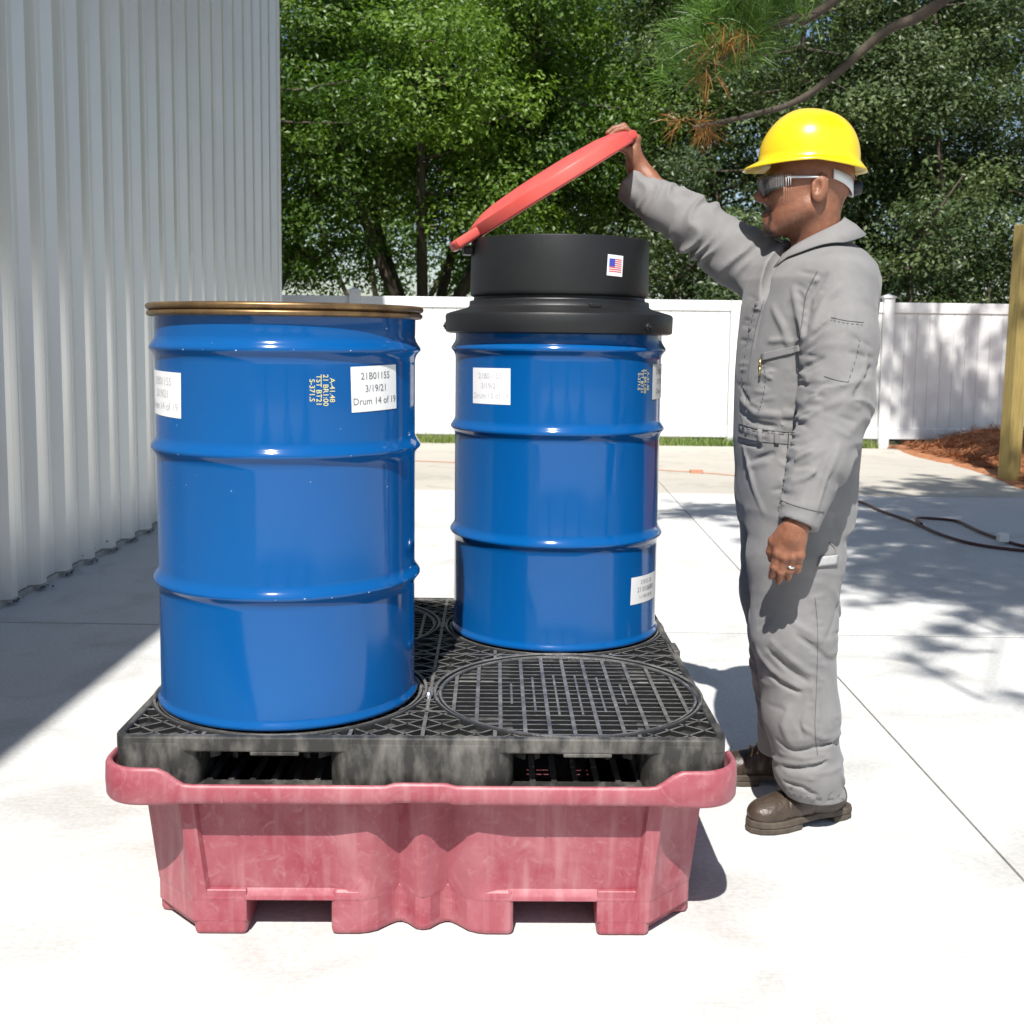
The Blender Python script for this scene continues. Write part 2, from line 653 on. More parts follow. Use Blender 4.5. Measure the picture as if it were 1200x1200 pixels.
h.box((3.17, 6.98, .02), (3.235, 7.03, .075))
c = h.build('hose_tag', M_TRIM, ho, bevel=.006)
h = MB()
h.tube(spline([(-1.6, 11.7, .008), (-.77, 11.42, .008), (.17, 11.2, .008), (1.0, 11.05, .008), (1.65, 10.82, .008), (2.16, 10.53, .008), (2.45, 10.2, .008)]), .005, 6)
h.box((1.86, 10.66, .0), (1.98, 10.72, .03))
tag(h.build('extension_cord', M_ORANGE), 'thin orange extension cord lying across the far slabs before the fence', 'cord')

# ================================================================== spill pallet, drums, funnel
ZD = .449                                               # height of the deck the drums stand on
PC = Vector((-.143, 2.872, 0))                          # centre of the spill pallet

# ---- red sump
M_RED = mat('faded_red_polyethylene', (.42, .058, .088), .42, spec=.4)
_n, _l = nt(M_RED)
_b = _n['Principled BSDF']
_tc = _n.new('ShaderNodeTexCoord')
_a = _n.new('ShaderNodeTexNoise')
_a.inputs['Scale'].default_value = 5.5
_a.inputs['Detail'].default_value = 9
_a.inputs['Roughness'].default_value = .68
_a.inputs['Distortion'].default_value = 1.1
_mp = _n.new('ShaderNodeMapping')
_mp.inputs['Scale'].default_value = (38, 38, 2.2)
_st = _n.new('ShaderNodeTexNoise')
_st.inputs['Scale'].default_value = 1.0
_st.inputs['Detail'].default_value = 6
_w = _n.new('ShaderNodeTexNoise')
_w.inputs['Scale'].default_value = 16
_w.inputs['Detail'].default_value = 8
_w.inputs['Distortion'].default_value = 2.6
_w.inputs['Roughness'].default_value = .7
for t in (_a, _w):
    _l.new(_tc.outputs['Object'], t.inputs[0])
_l.new(_tc.outputs['Object'], _mp.inputs[0])
_l.new(_mp.outputs[0], _st.inputs[0])
_r1 = _n.new('ShaderNodeValToRGB')
_e = _r1.color_ramp.elements
_e[0].position, _e[0].color = .36, (.27, .045, .066, 1)
_e[1].position, _e[1].color = .66, (.35, .115, .135, 1)
_l.new(_a.outputs[0], _r1.inputs[0])
_r2 = _n.new('ShaderNodeValToRGB')
_e = _r2.color_ramp.elements
_e[0].position, _e[0].color = .53, (0, 0, 0, 1)
_e[1].position, _e[1].color = .80, (.42, .42, .42, 1)
_l.new(_w.outputs[0], _r2.inputs[0])
_r3 = _n.new('ShaderNodeValToRGB')
_e = _r3.color_ramp.elements
_e[0].position, _e[0].color = .5, (0, 0, 0, 1)
_e[1].position, _e[1].color = .85, (.42, .42, .42, 1)
_l.new(_st.outputs[0], _r3.inputs[0])
_ad = _n.new('ShaderNodeMath')
_ad.operation = 'MAXIMUM'
_l.new(_r2.outputs[0], _ad.inputs[0])
_l.new(_r3.outputs[0], _ad.inputs[1])
_mx = _n.new('ShaderNodeMix')
_mx.data_type = 'RGBA'
_l.new(_ad.outputs[0], _mx.inputs[0])
_l.new(_r1.outputs[0], _mx.inputs[6])
_mx.inputs[7].default_value = (.55, .34, .35, 1)
_l.new(_mx.outputs[2], _b.inputs['Base Color'])
_bp = _n.new('ShaderNodeBump')
_bp.inputs['Strength'].default_value = .25
_bp.inputs['Distance'].default_value = .004
_l.new(_a.outputs[0], _bp.inputs['Height'])
_l.new(_bp.outputs[0], _b.inputs['Normal'])


def side_profile(z):
    """one side of the sump wall, (t along the side, d inward), from corner to corner"""
    k = min(1, z / .34)
    hw = .575 + .032 * k                                  # half width grows upward
    ch = .10
    tf = hw - ch
    fl = 1.2 - .25 * k                                    # flutes soften towards the rim
    st = .013 * max(0, min(1, (z - .085) / .012))         # panel stands back above the ledge
    pts = [(-tf, 0), (-tf + .03, 0), (-tf + .036, st), (-.19, st), (-.135, st * .5), (-.115, .004), (-.095, .012 * fl), (-.068, .036 * fl), (-.052, .046 * fl), (-.036, .038 * fl),
           (-.016, .018 * fl), (0, .012 * fl), (.016, .018 * fl), (.036, .038 * fl), (.052, .046 * fl), (.068, .036 * fl), (.095, .012 * fl), (.115, .004), (.135, st * .5), (.19, st), (tf - .036, st), (tf - .03, 0), (tf, 0)]
    return hw, pts


def ring_at(z, extra=0.0):
    hw, pr = side_profile(z)
    out = []
    for q in range(4):
        a = q * PI / 2
        c, s = math.cos(a), math.sin(a)
        for t, d in pr:
            x, y = t, -(hw - d + extra)
            out.append((PC.x + c * x - s * y, PC.y + s * x + c * y, z))
        # chamfered corner carries a shallow hollow
        t, d = pr[-1]
        tf = t
        mx_, my_ = (tf + hw) / 2 - .018, -((tf + hw) / 2 - .018)
        for w_ in (.28, .5, .72):
            px_ = tf + (hw - tf) * w_
            py_ = -(hw + (tf - hw) * w_)
            dd = .020 * math.sin(PI * w_) * max(0, min(1, (z - .085) / .1))
            px_ -= dd * .707
            py_ += dd * .707
            out.append((PC.x + c * px_ - s * py_, PC.y + s * px_ + c * py_, z))
    return out


sump = empty('spill_sump', (PC.x, PC.y, 0), 'faded red plastic spill sump on the concrete under the black deck', 'spill pallet')
ZL = .078
levels = [ZL, .083, .088, .10, .14, .18, .22, .26, .30, .318]
mb = MB()
rings = [ring_at(z) for z in levels]
n = len(rings[0])
vs = [p for r in rings for p in r]
fs = []
for k in range(len(levels) - 1):
    for i in range(n):
        j = (i + 1) % n
        fs.append((k * n + i, k * n + j, (k + 1) * n + j, (k + 1) * n + i))
fs.append(list(range(n))[::-1])
mb.add(vs, fs, True)
# inner tank wall and floor
inner = [[(PC.x + (x - PC.x) * .955, PC.y + (y - PC.y) * .955, z) for x, y, z in ring_at(z)] for z in (.318, .10)]
vs = inner[0] + inner[1]
fs = [(j, i, n + i, n + j) for i in range(n) for j in [(i + 1) % n]]
fs.append([n + i for i in range(n)])
mb.add(vs, fs, True)
mb.build('tank', M_RED, sump, auto=32)

# feet: four corners and four middles
hw, pr = side_profile(0.078)
hw -= .0006
tf = hw - .10
foot_low = [(-tf + .002, -hw + .0006), (-.3706, -hw + .0006), (-.3706, -.3706), (-hw + .0006, -.3706), (-hw + .0006, -tf + .002), (-hw + .030, -tf - .004), (-tf - .004, -hw + .030)]
foot_c = [(-tf, -hw), (-.37, -hw), (-.37, -.37), (-hw, -.37), (-hw, -tf)]
mid = [(t, -(hw - d)) for t, d in pr if abs(t) < .2]
mid = [(-.193, -hw)] + [p for p in mid if abs(p[0]) < .19] + [(.193, -hw), (.193, -hw + .19), (-.193, -hw + .19)]
for q in range(4):
    a = q * PI / 2
    M = Matrix.Translation((PC.x, PC.y, 0)) @ Matrix.Rotation(a, 4, 'Z')
    f = MB()
    f.prism(foot_low, 0.0, .075, M)
    f.build('foot', M_RED, sump, bevel=.010, bseg=3)
    f = MB()
    f.prism(foot_c, .030, ZL + .022, M)
    f.build('corner_skirt', M_RED, sump, bevel=.0015, bseg=1)
    f = MB()
    f.prism(mid, 0.0, ZL + .022, M)
    f.build('foot', M_RED, sump, bevel=.012, bseg=3)
f = MB()
f.prism([(-.19, -.19), (.19, -.19), (.19, .19), (-.19, .19)], 0, ZL + .003, Matrix.Translation((PC.x, PC.y, 0)))
f.build('foot', M_RED, sump, bevel=.01)


# rim: a deep lip whose top dips between the corners
def rim_path(half, rad, nside=64, ncor=14):
    P = []
    for q in range(4):
        a = q * PI / 2
        c, s = math.cos(a), math.sin(a)
        L = half - rad
        for i in range(nside):
            t = -L + 2 * L * i / nside
            P.append((c * t + s * half, s * t - c * half, t, half))
        for i in range(ncor):
            b = -PI / 2 + (PI / 2) * i / ncor
            x, y = L + rad * math.cos(b), -L + rad * math.sin(b)
            P.append((c * x - s * y, s * x + c * y, half, half))
    return P


def sstep(x, a, b):
    t = max(0, min(1, (x - a) / (b - a)))
    return t * t * (3 - 2 * t)


HR = .657
outer = rim_path(HR, .085)
cols = []
for x, y, t, hf in outer:
    u = abs(t)
    top = .358 + .034 * sstep(u, .475, .54) + .006 * (1 - sstep(u, .05, .075))
    bot = .316 - .004 * sstep(u, .47, .56) + .004 * (1 - sstep(u, .05, .075))
    L = math.hypot(x, y)
    sc = lambda d: ((x * (1 - d / max(abs(x), abs(y)))), (y * (1 - d / max(abs(x), abs(y)))))
    cols.append([(0.072, bot + .004), (0.03, bot - .002), (0.010, bot), (0.003, bot + .003), (0.0, bot + .010), (-.001, (top + bot) / 2), (0.0, top - .008), (.003, top - .002), (.007, top), (.011, top - .003),
                 (.013, top - .010), (.014, bot + .012), (.03, bot + .006), (.072, bot + .008)])
vs, fs = [], []
m_ = len(cols[0])
for (x, y, t, hf), cc in zip(outer, cols):
    for d, z in cc:
        k = 1 - d / HR
        vs.append((PC.x + x * k, PC.y + y * k, z))
n = len(outer)
for i in range(n):
    j = (i + 1) % n
    for k in range(m_ - 1):
        fs.append((i * m_ + k, j * m_ + k, j * m_ + k + 1, i * m_ + k + 1))
mb = MB()
mb.add(vs, fs, True)
# moulded creases along the front of the lip
mb.build('rim', M_RED, sump)
f = MB()
for t in (-.40, -.37, .245):
    f.box((PC.x + t - .002, PC.y - HR - .0015, .322), (PC.x + t + .002, PC.y - HR + .004, .350))
f.build('lip_mark', M_RED, sump, bevel=.0008, bseg=1)

# ---- black deck
M_BLK = mat('scuffed_black_plastic', (.024, .0235, .022), .5, spec=.5, col2=(.17, .16, .145), vscale=8, detail=15, contrast=(.44, .72), stretch=(2.5, 1, 1), bump=.06, bscale=160, rvar=.1)
M_BLKTOP = mat('pale_topped_black_plastic', (.07, .068, .065), .42, spec=.5, col2=(.20, .195, .185), vscale=30, detail=10, contrast=(.36, .75), bump=.2, bscale=120)
# upward faces of the moulding are coloured paler, its sides near black
_n, _l = nt(M_BLKTOP)
_b = _n['Principled BSDF']
_src = [k for k in _l if k.to_socket == _b.inputs['Base Color']][0].from_socket
_ge = _n.new('ShaderNodeNewGeometry')
_sx = _n.new('ShaderNodeSeparateXYZ')
_l.new(_ge.outputs['True Normal'], _sx.inputs[0])
_mr = _n.new('ShaderNodeMapRange')
_mr.inputs['From Min'].default_value = .5
_mr.inputs['From Max'].default_value = .95
_l.new(_sx.outputs['Z'], _mr.inputs[0])
_mx = _n.new('ShaderNodeMix')
_mx.data_type = 'RGBA'
_l.new(_mr.outputs[0], _mx.inputs[0])
_mx.inputs[6].default_value = (.016, .016, .016, 1)
_l.new(_src, _mx.inputs[7])
_l.new(_mx.outputs[2], _b.inputs['Base Color'])
HD = .628
deck = empty('pallet_deck', (PC.x, PC.y, ZD - .125), 'scuffed black plastic grate deck resting on the red sump', 'pallet deck')
DT = Matrix.Translation((PC.x, PC.y, 0))


def rsquare(h, r, n=6, ox=0, oy=0, hy=None):
    hy = h if hy is None else hy
    P = []
    for cx, cy, a0 in ((1, -1, -90), (1, 1, 0), (-1, 1, 90), (-1, -1, 180)):
        for i in range(n + 1):
            a = R(a0 + 90 * i / n)
            P.append((ox + cx * (h - r) + r * math.cos(a), oy + cy * (hy - r) + r * math.sin(a)))
    return P


def frame_ring(mb, hout, rout, hin, rin, z0, z1):
    A, B = rsquare(hout, rout), rsquare(hin, rin)
    n = len(A)
    vs = [(x, y, z1) for x, y in A] + [(x, y, z1) for x, y in B] + [(x, y, z0) for x, y in A] + [(x, y, z0) for x, y in B]
    vs = [DT @ Vector(p) for p in vs]
    fs = []
    for i in range(n):
        j = (i + 1) % n
        fs += [(i, j, n + j, n + i), (2 * n + j, 2 * n + i, 3 * n + i, 3 * n + j), (2 * n + i, 2 * n + j, j, i), (n + i, n + j, 3 * n + j, 3 * n + i)]
    mb.add(vs, fs)


f = MB()
frame_ring(f, HD, .035, HD - .018, .02, ZD - .032, ZD)
f.build('edge_frame', M_BLK, deck, bevel=.004)
# small tabs on the skirt, as on the moulding
for tx, ty in ((-.30, -1), (.34, -1)):
    f = MB()
    f.box((PC.x + tx - .05, PC.y - HD + .001, ZD - .040), (PC.x + tx + .05, PC.y - HD + .02, ZD - .030))
    f.build('skirt_tab', M_BLK, deck, bevel=.003)
f = MB()
f.box((PC.x + HD - .012, PC.y + .02, ZD - .035), (PC.x + HD + .006, PC.y + .10, ZD + .006))
f.box((PC.x - HD - .006, PC.y + .02, ZD - .035), (PC.x - HD + .012, PC.y + .10, ZD + .006))
f.build('hand_grip', M_BLK, deck, bevel=.004)

# nine legs under the deck; the outer ones are flush with the skirt
xs_ = [(-HD - .0015, -.455), (-.19, .19), (.455, HD + .0015)]
for i, (x0, x1) in enumerate(xs_):
    for j, (y0, y1) in enumerate(xs_):
        f = MB()
        w, d = (x1 - x0) / 2, (y1 - y0) / 2
        r = .045
        top = rsquare(w, r, 6, (x0 + x1) / 2, (y0 + y1) / 2, d)
        # waisted column: lofted outline that narrows a little downwards
        vs, fs = [], []
        zs = [(ZD - .014, .985), (ZD - .018, 1.0), (ZD - .05, 1.0), (ZD - .085, .997), (ZD - .115, .99), (ZD - .124, .97)]
        cx, cy = (x0 + x1) / 2, (y0 + y1) / 2
        for z, k in zs:
            for (x, y) in top:
                vs.append((PC.x + cx + (x - cx) * k, PC.y + cy + (y - cy) * k, z))
        n = len(top)
        for k in range(len(zs) - 1):
            for q in range(n):
                q2 = (q + 1) % n
                fs.append((k * n + q2, k * n + q, (k + 1) * n + q, (k + 1) * n + q2))
        fs.append(list(range(n)))
        fs.append([(len(zs) - 1) * n + q for q in range(n)][::-1])
        f.add(vs, fs, True)
        f.build('leg', M_BLK, deck, auto=35)
# bottom runners with slots, seen through the fork openings
f = MB()
for y in (-.60, -.40, -.2, 0, .2, .40, .60):
    f.bar((PC.x - HD + .02, PC.y + y, ZD - .108), (PC.x + HD - .02, PC.y + y, ZD - .108), .035, .014)
for x in np.arange(-.58, .6, .045):
    f.bar((PC.x + x, PC.y - .60, ZD - .109), (PC.x + x, PC.y + .60, ZD - .109), .012, .012)
f.build('bottom_grid', M_BLK, deck)

RO, RI = .3125, .294
cens = [(-.318, -.305), (.318, -.305), (-.318, .305), (.318, .305)]


def cut_line(p, d, lim, circles, keep_inside=None):
    """parts of the line p + t d inside the square of half size lim and outside the circles (or inside one)"""
    ts = [-3, 3]
    for k in (0, 1):
        if abs(d[k]) > 1e-9:
            a, b = (-lim - p[k]) / d[k], (lim - p[k]) / d[k]
            ts = [max(ts[0], min(a, b)), min(ts[1], max(a, b))]
        elif abs(p[k]) > lim:
            return []
    if ts[0] >= ts[1]:
        return []
    def circ(c, r):
        ex, ey = p[0] - c[0], p[1] - c[1]
        bq = ex * d[0] + ey * d[1]
        cq = ex * ex + ey * ey - r * r
        disc = bq * bq - cq
        return None if disc <= 0 else (-bq - math.sqrt(disc), -bq + math.sqrt(disc))
    if keep_inside:
        q = circ(*keep_inside)
        if not q:
            return []
        a, b = max(ts[0], q[0]), min(ts[1], q[1])
        return [(a, b)] if b > a else []
    segs = [tuple(ts)]
    for c, r in circles:
        q = circ(c, r)
        if not q:
            continue
        out = []
        for a, b in segs:
            if q[1] <= a or q[0] >= b:
                out.append((a, b))
            else:
                if q[0] > a:
                    out.append((a, q[0]))
                if q[1] < b:
                    out.append((q[1], b))
        segs = out
    return [s for s in segs if s[1] - s[0] > .008]


def add_line(mb, p, d, segs, z, w, h):
    for a, b in segs:
        mb.bar((PC.x + p[0] + d[0] * a, PC.y + p[1] + d[1] * a, z), (PC.x + p[0] + d[0] * b, PC.y + p[1] + d[1] * b, z), w, h)


# diamond lattice between the four drum rings
f = MB()
LIM = HD - .016
cc = [(c, RO - .004) for c in cens]
for sgn in (1, -1):
    d = (math.cos(R(40)), sgn * math.sin(R(40)))
    nrm = (-d[1], d[0])
    for k in range(-24, 25):
        p = (nrm[0] * k * .0475, nrm[1] * k * .0475)
        add_line(f, p, d, cut_line(p, d, LIM, cc), ZD - .004, .0048, .045)
for k in (-.45, -.15, 0, .15, .45):
    for d, p in (((1, 0), (0, k)), ((0, 1), (k, 0))):
        add_line(f, p, d, cut_line(p, d, LIM, cc), ZD - .003, .008, .028)
for k in np.arange(-.6, .61, .1):
    add_line(f, (0, k), (1, 0), cut_line((0, k), (1, 0), LIM, cc), ZD - .005, .0045, .022)
f.build('lattice', M_BLKTOP, deck)
for ci, c in enumerate(cens):
    f = MB()
    # raised double ring with a groove
    f.lathe([(RI - .004, ZD - .03), (RI - .004, ZD - .006), (RI - .001, ZD - .003), (RI + .004, ZD - .003), (RI + .006, ZD - .009), (RI + .009, ZD - .009), (RI + .0105, ZD - .001), (RO - .002, ZD + .001), (RO, ZD - .002), (RO, ZD - .03)],
            96, (PC.x + c[0], PC.y + c[1], 0))
    f.build('drum_ring', M_BLKTOP, deck, auto=50)
    f = MB()
    for k in np.arange(-.27, .271, .030):                     # fine ribs run across
        kk = k
        add_line(f, (0, c[1] + kk), (1, 0), cut_line((0, c[1] + kk), (1, 0), .7, [], (c, RI)), ZD - .0085 - .0012 * abs(math.sin(k * 60)), .0058, .03)
    for k in np.arange(-.26, .261, .052):                      # deeper ribs run back
        add_line(f, (c[0] + k, 0), (0, 1), cut_line((c[0] + k, 0), (0, 1), .7, [], (c, RI)), ZD - .006, .0085, .03)
    # a denser core
    for k in np.arange(-.234, .235, .026):
        add_line(f, (c[0] + k, 0), (0, 1), cut_line((c[0] + k, 0), (0, 1), .7, [], (c, .15)), ZD - .008, .005, .02)
    # web of the lower layer, catches the light between the ribs
    for k in np.arange(-.28, .281, .08):
        add_line(f, (0, c[1] + k), (1, 0), cut_line((0, c[1] + k), (1, 0), .7, [], (c, RI)), ZD - .034, .03, .006)
    for k in np.arange(-.234, .235, .104):
        add_line(f, (c[0] + k, 0), (0, 1), cut_line((c[0] + k, 0), (0, 1), .7, [], (c, RI)), ZD - .037, .026, .006)
    f.build('round_grate', M_BLKTOP, deck)
# hub knots where the rings meet
f = MB()
for (x, y) in ((0, -.305), (0, .305), (-.318, 0), (.318, 0)):
    f.prism([(x - .02, y - .03), (x + .02, y - .03), (x + .007, y), (x + .02, y + .03), (x - .02, y + .03), (x - .007, y)], ZD - .02, ZD - .002, DT)
f.build('ring_bridge', M_BLKTOP, deck, bevel=.003)
M_BOLT = mat('bright_bolt', (.5, .5, .5), .3, metal=.9)
f = MB()
f.lathe([(0, ZD + .008), (.006, ZD + .007), (.008, ZD - .004)], 14, (PC.x - .002, PC.y - .345, 0))
f.build('bolt', M_BOLT, deck)

# ---- steel drums
M_BLUE = mat('blue_gloss_enamel', (.002, .080, .275), .10, spec=.42, coat=.10, bump=.02, bscale=14)
_n, _l = nt(M_BLUE)
_b = _n['Principled BSDF']
_tc = _n.new('ShaderNodeTexCoord')
_sp = _n.new('ShaderNodeTexNoise')
_sp.inputs['Scale'].default_value = 42
_sp.inputs['Detail'].default_value = 6
_sp.inputs['Roughness'].default_value = .7
_l.new(_tc.outputs['Object'], _sp.inputs[0])
_sc = _n.new('ShaderNodeValToRGB')
_sc.color_ramp.elements[0].position = .735
_sc.color_ramp.elements[1].position = .76
_sc.color_ramp.elements[0].color = (.002, .080, .275, 1)
_sc.color_ramp.elements[1].color = (.10, .24, .50, 1)
_l.new(_sp.outputs[0], _sc.inputs[0])
_l.new(_sc.outputs[0], _b.inputs['Base Color'])
M_GOLD = mat('brass_lacquered_ring', (.30, .19, .085), .36, metal=.7, col2=(.12, .07, .035), vscale=18)
M_LID = mat('pale_drum_lid', (.52, .50, .42), .4, metal=.2, var=.15, vscale=8)
M_PAPER = mat('white_paper_label', (.80, .80, .80), .6, spec=.3, var=.03, vscale=30)
M_PAPER2 = mat('silvery_paper_label', (.62, .64, .62), .5, spec=.3)
M_INK = mat('grey_print', (.16, .16, .17), .7)
M_FAINT = mat('faded_print', (.52, .52, .54), .7)
M_YEL = mat('yellow_stencil_ink', (.60, .55, .28), .6)
M_SCUFF = mat('paint_chip', (.35, .47, .62), .6)
RB = .286
HOOPS = (.784, .569, .278)


def drum_profile():
    p = [(.02, .014), (RB - .012, .014), (RB - .010, .004), (.289, .0), (.2925, .002), (.2935, .006), (.2925, .011), (.288, .015), (RB, .022)]
    hs = sorted(HOOPS)
    for h in hs:
        w = .020
        p += [(RB, h - w - .008), (RB + .0005, h - w), (RB + .004, h - .011), (RB + .0095, h - .0045), (RB + .0125, h), (RB + .0112, h + .005), (RB + .0062, h + .012), (RB + .0015, h + w), (RB, h + w + .008)]
    p += [(RB, .852), (RB + .002, .858)]
    return p


def on_drum(ang, z, r, c, z0=ZD):
    return Vector((c[0] + r * math.cos(ang), c[1] + r * math.sin(ang), z0 + z))


def wrap(mb, vs, fs, a0, zc, c, r, z0=ZD, rot=0.0):
    """lay flat outlines (x along the girth, y up) on the cylinder"""
    out = []
    cr, sr = math.cos(rot), math.sin(rot)
    for v in vs:
        x, y = v[0] * cr - v[1] * sr, v[0] * sr + v[1] * cr
        out.append(on_drum(a0 + x / r, zc + y, r, c, z0))
    mb.add(out, fs)


def label(parent, name, c, a0, zc, w, h, lines, m=M_PAPER, ink=M_INK, rot=0.0, r=RB, size=.0172, z0=ZD, curl=.0):
    nx, ny = 14, 4
    vs = [((i / nx - .5) * w, (j / ny - .5) * h) for j in range(ny + 1) for i in range(nx + 1)]
    fs = [(j * (nx + 1) + i, j * (nx + 1) + i + 1, (j + 1) * (nx + 1) + i + 1, (j + 1) * (nx + 1) + i) for j in range(ny) for i in range(nx)]
    mb = MB()
    wrap(mb, vs, fs, a0, zc, c, r + .0009, z0, rot)
    lab = mb.build(name, m, parent)
    if lines:
        tb = MB()
        for s, y, sz in lines:
            v, f_ = text_mesh(s, sz)
            wrap(tb, [(p.x, p.y + y) for p in v], f_, a0, zc, c, r + .0014, z0, rot)
        tb.build('lettering', ink, lab)
    return lab


def drum(name, c, label_, closed, lid_c=None):
    root = empty(name, (c[0], c[1], ZD), label_, 'drum', 'blue steel drums')
    mb = MB()
    mb.lathe(drum_profile(), 144, (c[0], c[1], ZD))
    mb.lathe([(0, .014), (.02, .014)], 144, (c[0], c[1], ZD))
    body = mb.build('body', M_BLUE, root, auto=60)
    # welded seam
    mb = MB()
    mb.lathe([(RB + .002, .858), (RB + .004, .866), (.2, .866), (0, .868)], 96, (c[0], c[1], ZD))
    mb.build('lid', M_LID, root)
    # rolled closing ring in two beads
    mb = MB()
    prof = []
    for i in range(9):
        a = -PI / 2 + PI * i / 8
        prof.append((.2935 + .0085 * math.cos(a), .8585 + .0068 * math.sin(a)))
    for i in range(9):
        a = -PI / 2 + PI * i / 8
        prof.append((.2955 + .0085 * math.cos(a), .873 + .0072 * math.sin(a)))
    prof += [(.288, .879), (.284, .868)]
    mb.lathe(prof, 120, (c[0], c[1], ZD))
    mb.build('closing_ring', M_GOLD if closed else M_BLKTOP, root)
    return root, body


LC = (-.467, 2.566)
RC = (.1745, 3.177)
d14, _ = drum('steel_drum', LC, 'glossy blue steel drum with brass closing ring at the front left of the deck', True)
d15, _ = drum('steel_drum', RC, 'glossy blue steel drum at the back right of the deck wearing the black funnel', False)
L3 = lambda n, s=.0205: [('21B01155', .026, s), ('3/19/21', 0, s), ('Drum %s of 19' % n, -.026, s)]
label(d14, 'paper_label', LC, R(-40.4), .706, .130, .094, L3('14'), rot=.03)
label(d14, 'paper_label', LC, R(-145), .689, .165, .094, L3('14', .024), ink=M_FAINT, rot=-.02)
label(d15, 'paper_label', RC, R(-131.4), .688, .132, .094, L3('15'), ink=M_FAINT, rot=.01)
label(d15, 'silvery_label', RC, R(-19), .701, .125, .094, [('21B01155', .026, .02), ('3/19/21', 0, .02), ('Drum 15', -.026, .02)], m=M_PAPER2, rot=.0)
label(d15, 'shipping_label', RC, R(-33), .143, .150, .074, [('210121 20', .02, .015), ('2110106800', .0, .019), ('1-1100-100 90', -.02, .013)], rot=-.03)
for root, c, a in ((d14, LC, -66), (d15, RC, -41)):
    tb = MB()
    for k, s in enumerate(('A-41.48', '21 BR1:00', 'TST BT21', 'S-371.S')):
        v, f_ = text_mesh(s, .0155, True)
        wrap(tb, [(p.x, p.y + .021 - .014 * k) for p in v], f_, R(a), .704, c, RB + .0006, rot=-PI / 2)
    tb.build('stencil_print', M_YEL, root)
# chips in the enamel of the near drum
f = MB()
rgd = random.Random(4)
for k in range(34):
    a = R(-155 + 125 * rgd.random())
    z = rgd.choice([.787, .787, .785, .573, .575, .283, .62, .33, .52, .50, .83]) + rgd.uniform(-.006, .010)
    rr = RB + .0006
    for h in HOOPS:
        if abs(z - h) < .02:
            rr = RB + .0128 * max(0, 1 - abs(z - h) / .019) + .0008
    s = rgd.uniform(.0008, .0028)
    q = [(-s, 0), (-.2 * s, -.7 * s), (1.3 * s, -.2 * s), (.5 * s, .8 * s)]
    f.add([on_drum(a + x / rr, z + y, rr + (0 if abs(y) < 1 else 0), LC) for x, y in q], [(0, 1, 2, 3)])
f.build('paint_chip', M_SCUFF, d14)

# ---- black drum funnel with the red lid
M_FUN = mat('black_polyethylene', (.012, .0125, .0135), .45, spec=.45, var=.2, vscale=9, bump=.05, bscale=60)
fun = empty('drum_funnel', (RC[0], RC[1], ZD + .83), 'black plastic drum funnel with a tilted red lid on the back right drum', 'funnel')
mb = MB()
Z = ZD
mb.lathe([(.300, .825), (.305, .826), (.3125, .829), (.3135, .833), (.3145, .872), (.312, .878), (.302, .882), (.262, .893), (.252, .897), (.249, .901), (.2485, .912), (.246, .914), (.2385, .915), (.2365, .919), (.2365, .924), (.243, .927), (.2455, .930), (.2465, .94),
          (.2445, 1.075), (.2435, 1.079), (.240, 1.080), (.236, 1.078), (.234, 1.06), (.228, .95), (.06, .90), (.05, .86), (.046, .80)], 120, (RC[0], RC[1], Z))
mb.build('collar', M_FUN, fun, auto=38)
for a in (-46, 172, 60):
    f = MB()
    M = Matrix.Translation((RC[0], RC[1], Z)) @ Matrix.Rotation(R(a), 4, 'Z')
    f.lathe([(0, .0), (.010, .0), (.011, -.004), (.011, -.016), (0, -.018)], 18, (0, 0, 0), M=M @ Matrix.Translation((.322, 0, .845)) @ Matrix.Rotation(PI / 2, 4, 'Y'))
    f.box((.308, -.008, .832), (.318, .008, .858), M)
    f.lathe([(0, 0), (.004, 0), (.004, -.012), (0, -.012)], 10, (0, 0, 0), M=M @ Matrix.Translation((.326, 0, .845)) @ Matrix.Rotation(PI / 2, 4, 'Y'))
    f.build('clamp_screw', M_FUN, fun, bevel=.001)
f = MB()
M = Matrix.Translation((RC[0], RC[1], Z)) @ Matrix.Rotation(R(-72), 4, 'Z')
f.box((.246, -.016, .893), (.262, .016, .905), M)
f.build('mould_lug', M_FUN, fun, bevel=.003)
# flag sticker
fa, fz, fr = R(-57.5), 1.003, .2462
lab = label(fun, 'flag_sticker', RC, fa, fz, .051, .054, None, r=fr, z0=ZD, rot=-.05)
M_FRED = mat('flag_red', (.62, .07, .09), .5)
M_FBLU = mat('flag_blue', (.05, .07, .42), .5)
tb = MB()
for k in range(7):
    y = .017 - k * .0052
    x0 = -.002 if k < 4 else -.020
    wrap(tb, [(x0 + (.0205 - x0) * i / 4, y + (0 if j == 0 else -.0026)) for j in (1, 0) for i in range(5)], [(i, i + 1, 6 + i, 5 + i) for i in range(4)], fa, fz, RC, fr + .0013, ZD, -.05)
tb.build('flag_stripes', M_FRED, lab)
tb = MB()
wrap(tb, [(-.020 + .018 * i / 3, y) for y in (-.003, .017) for i in range(4)], [(i, i + 1, 5 + i, 4 + i) for i in range(3)], fa, fz, RC, fr + .0014, ZD, -.05)
tb.build('flag_canton', M_FBLU, lab)

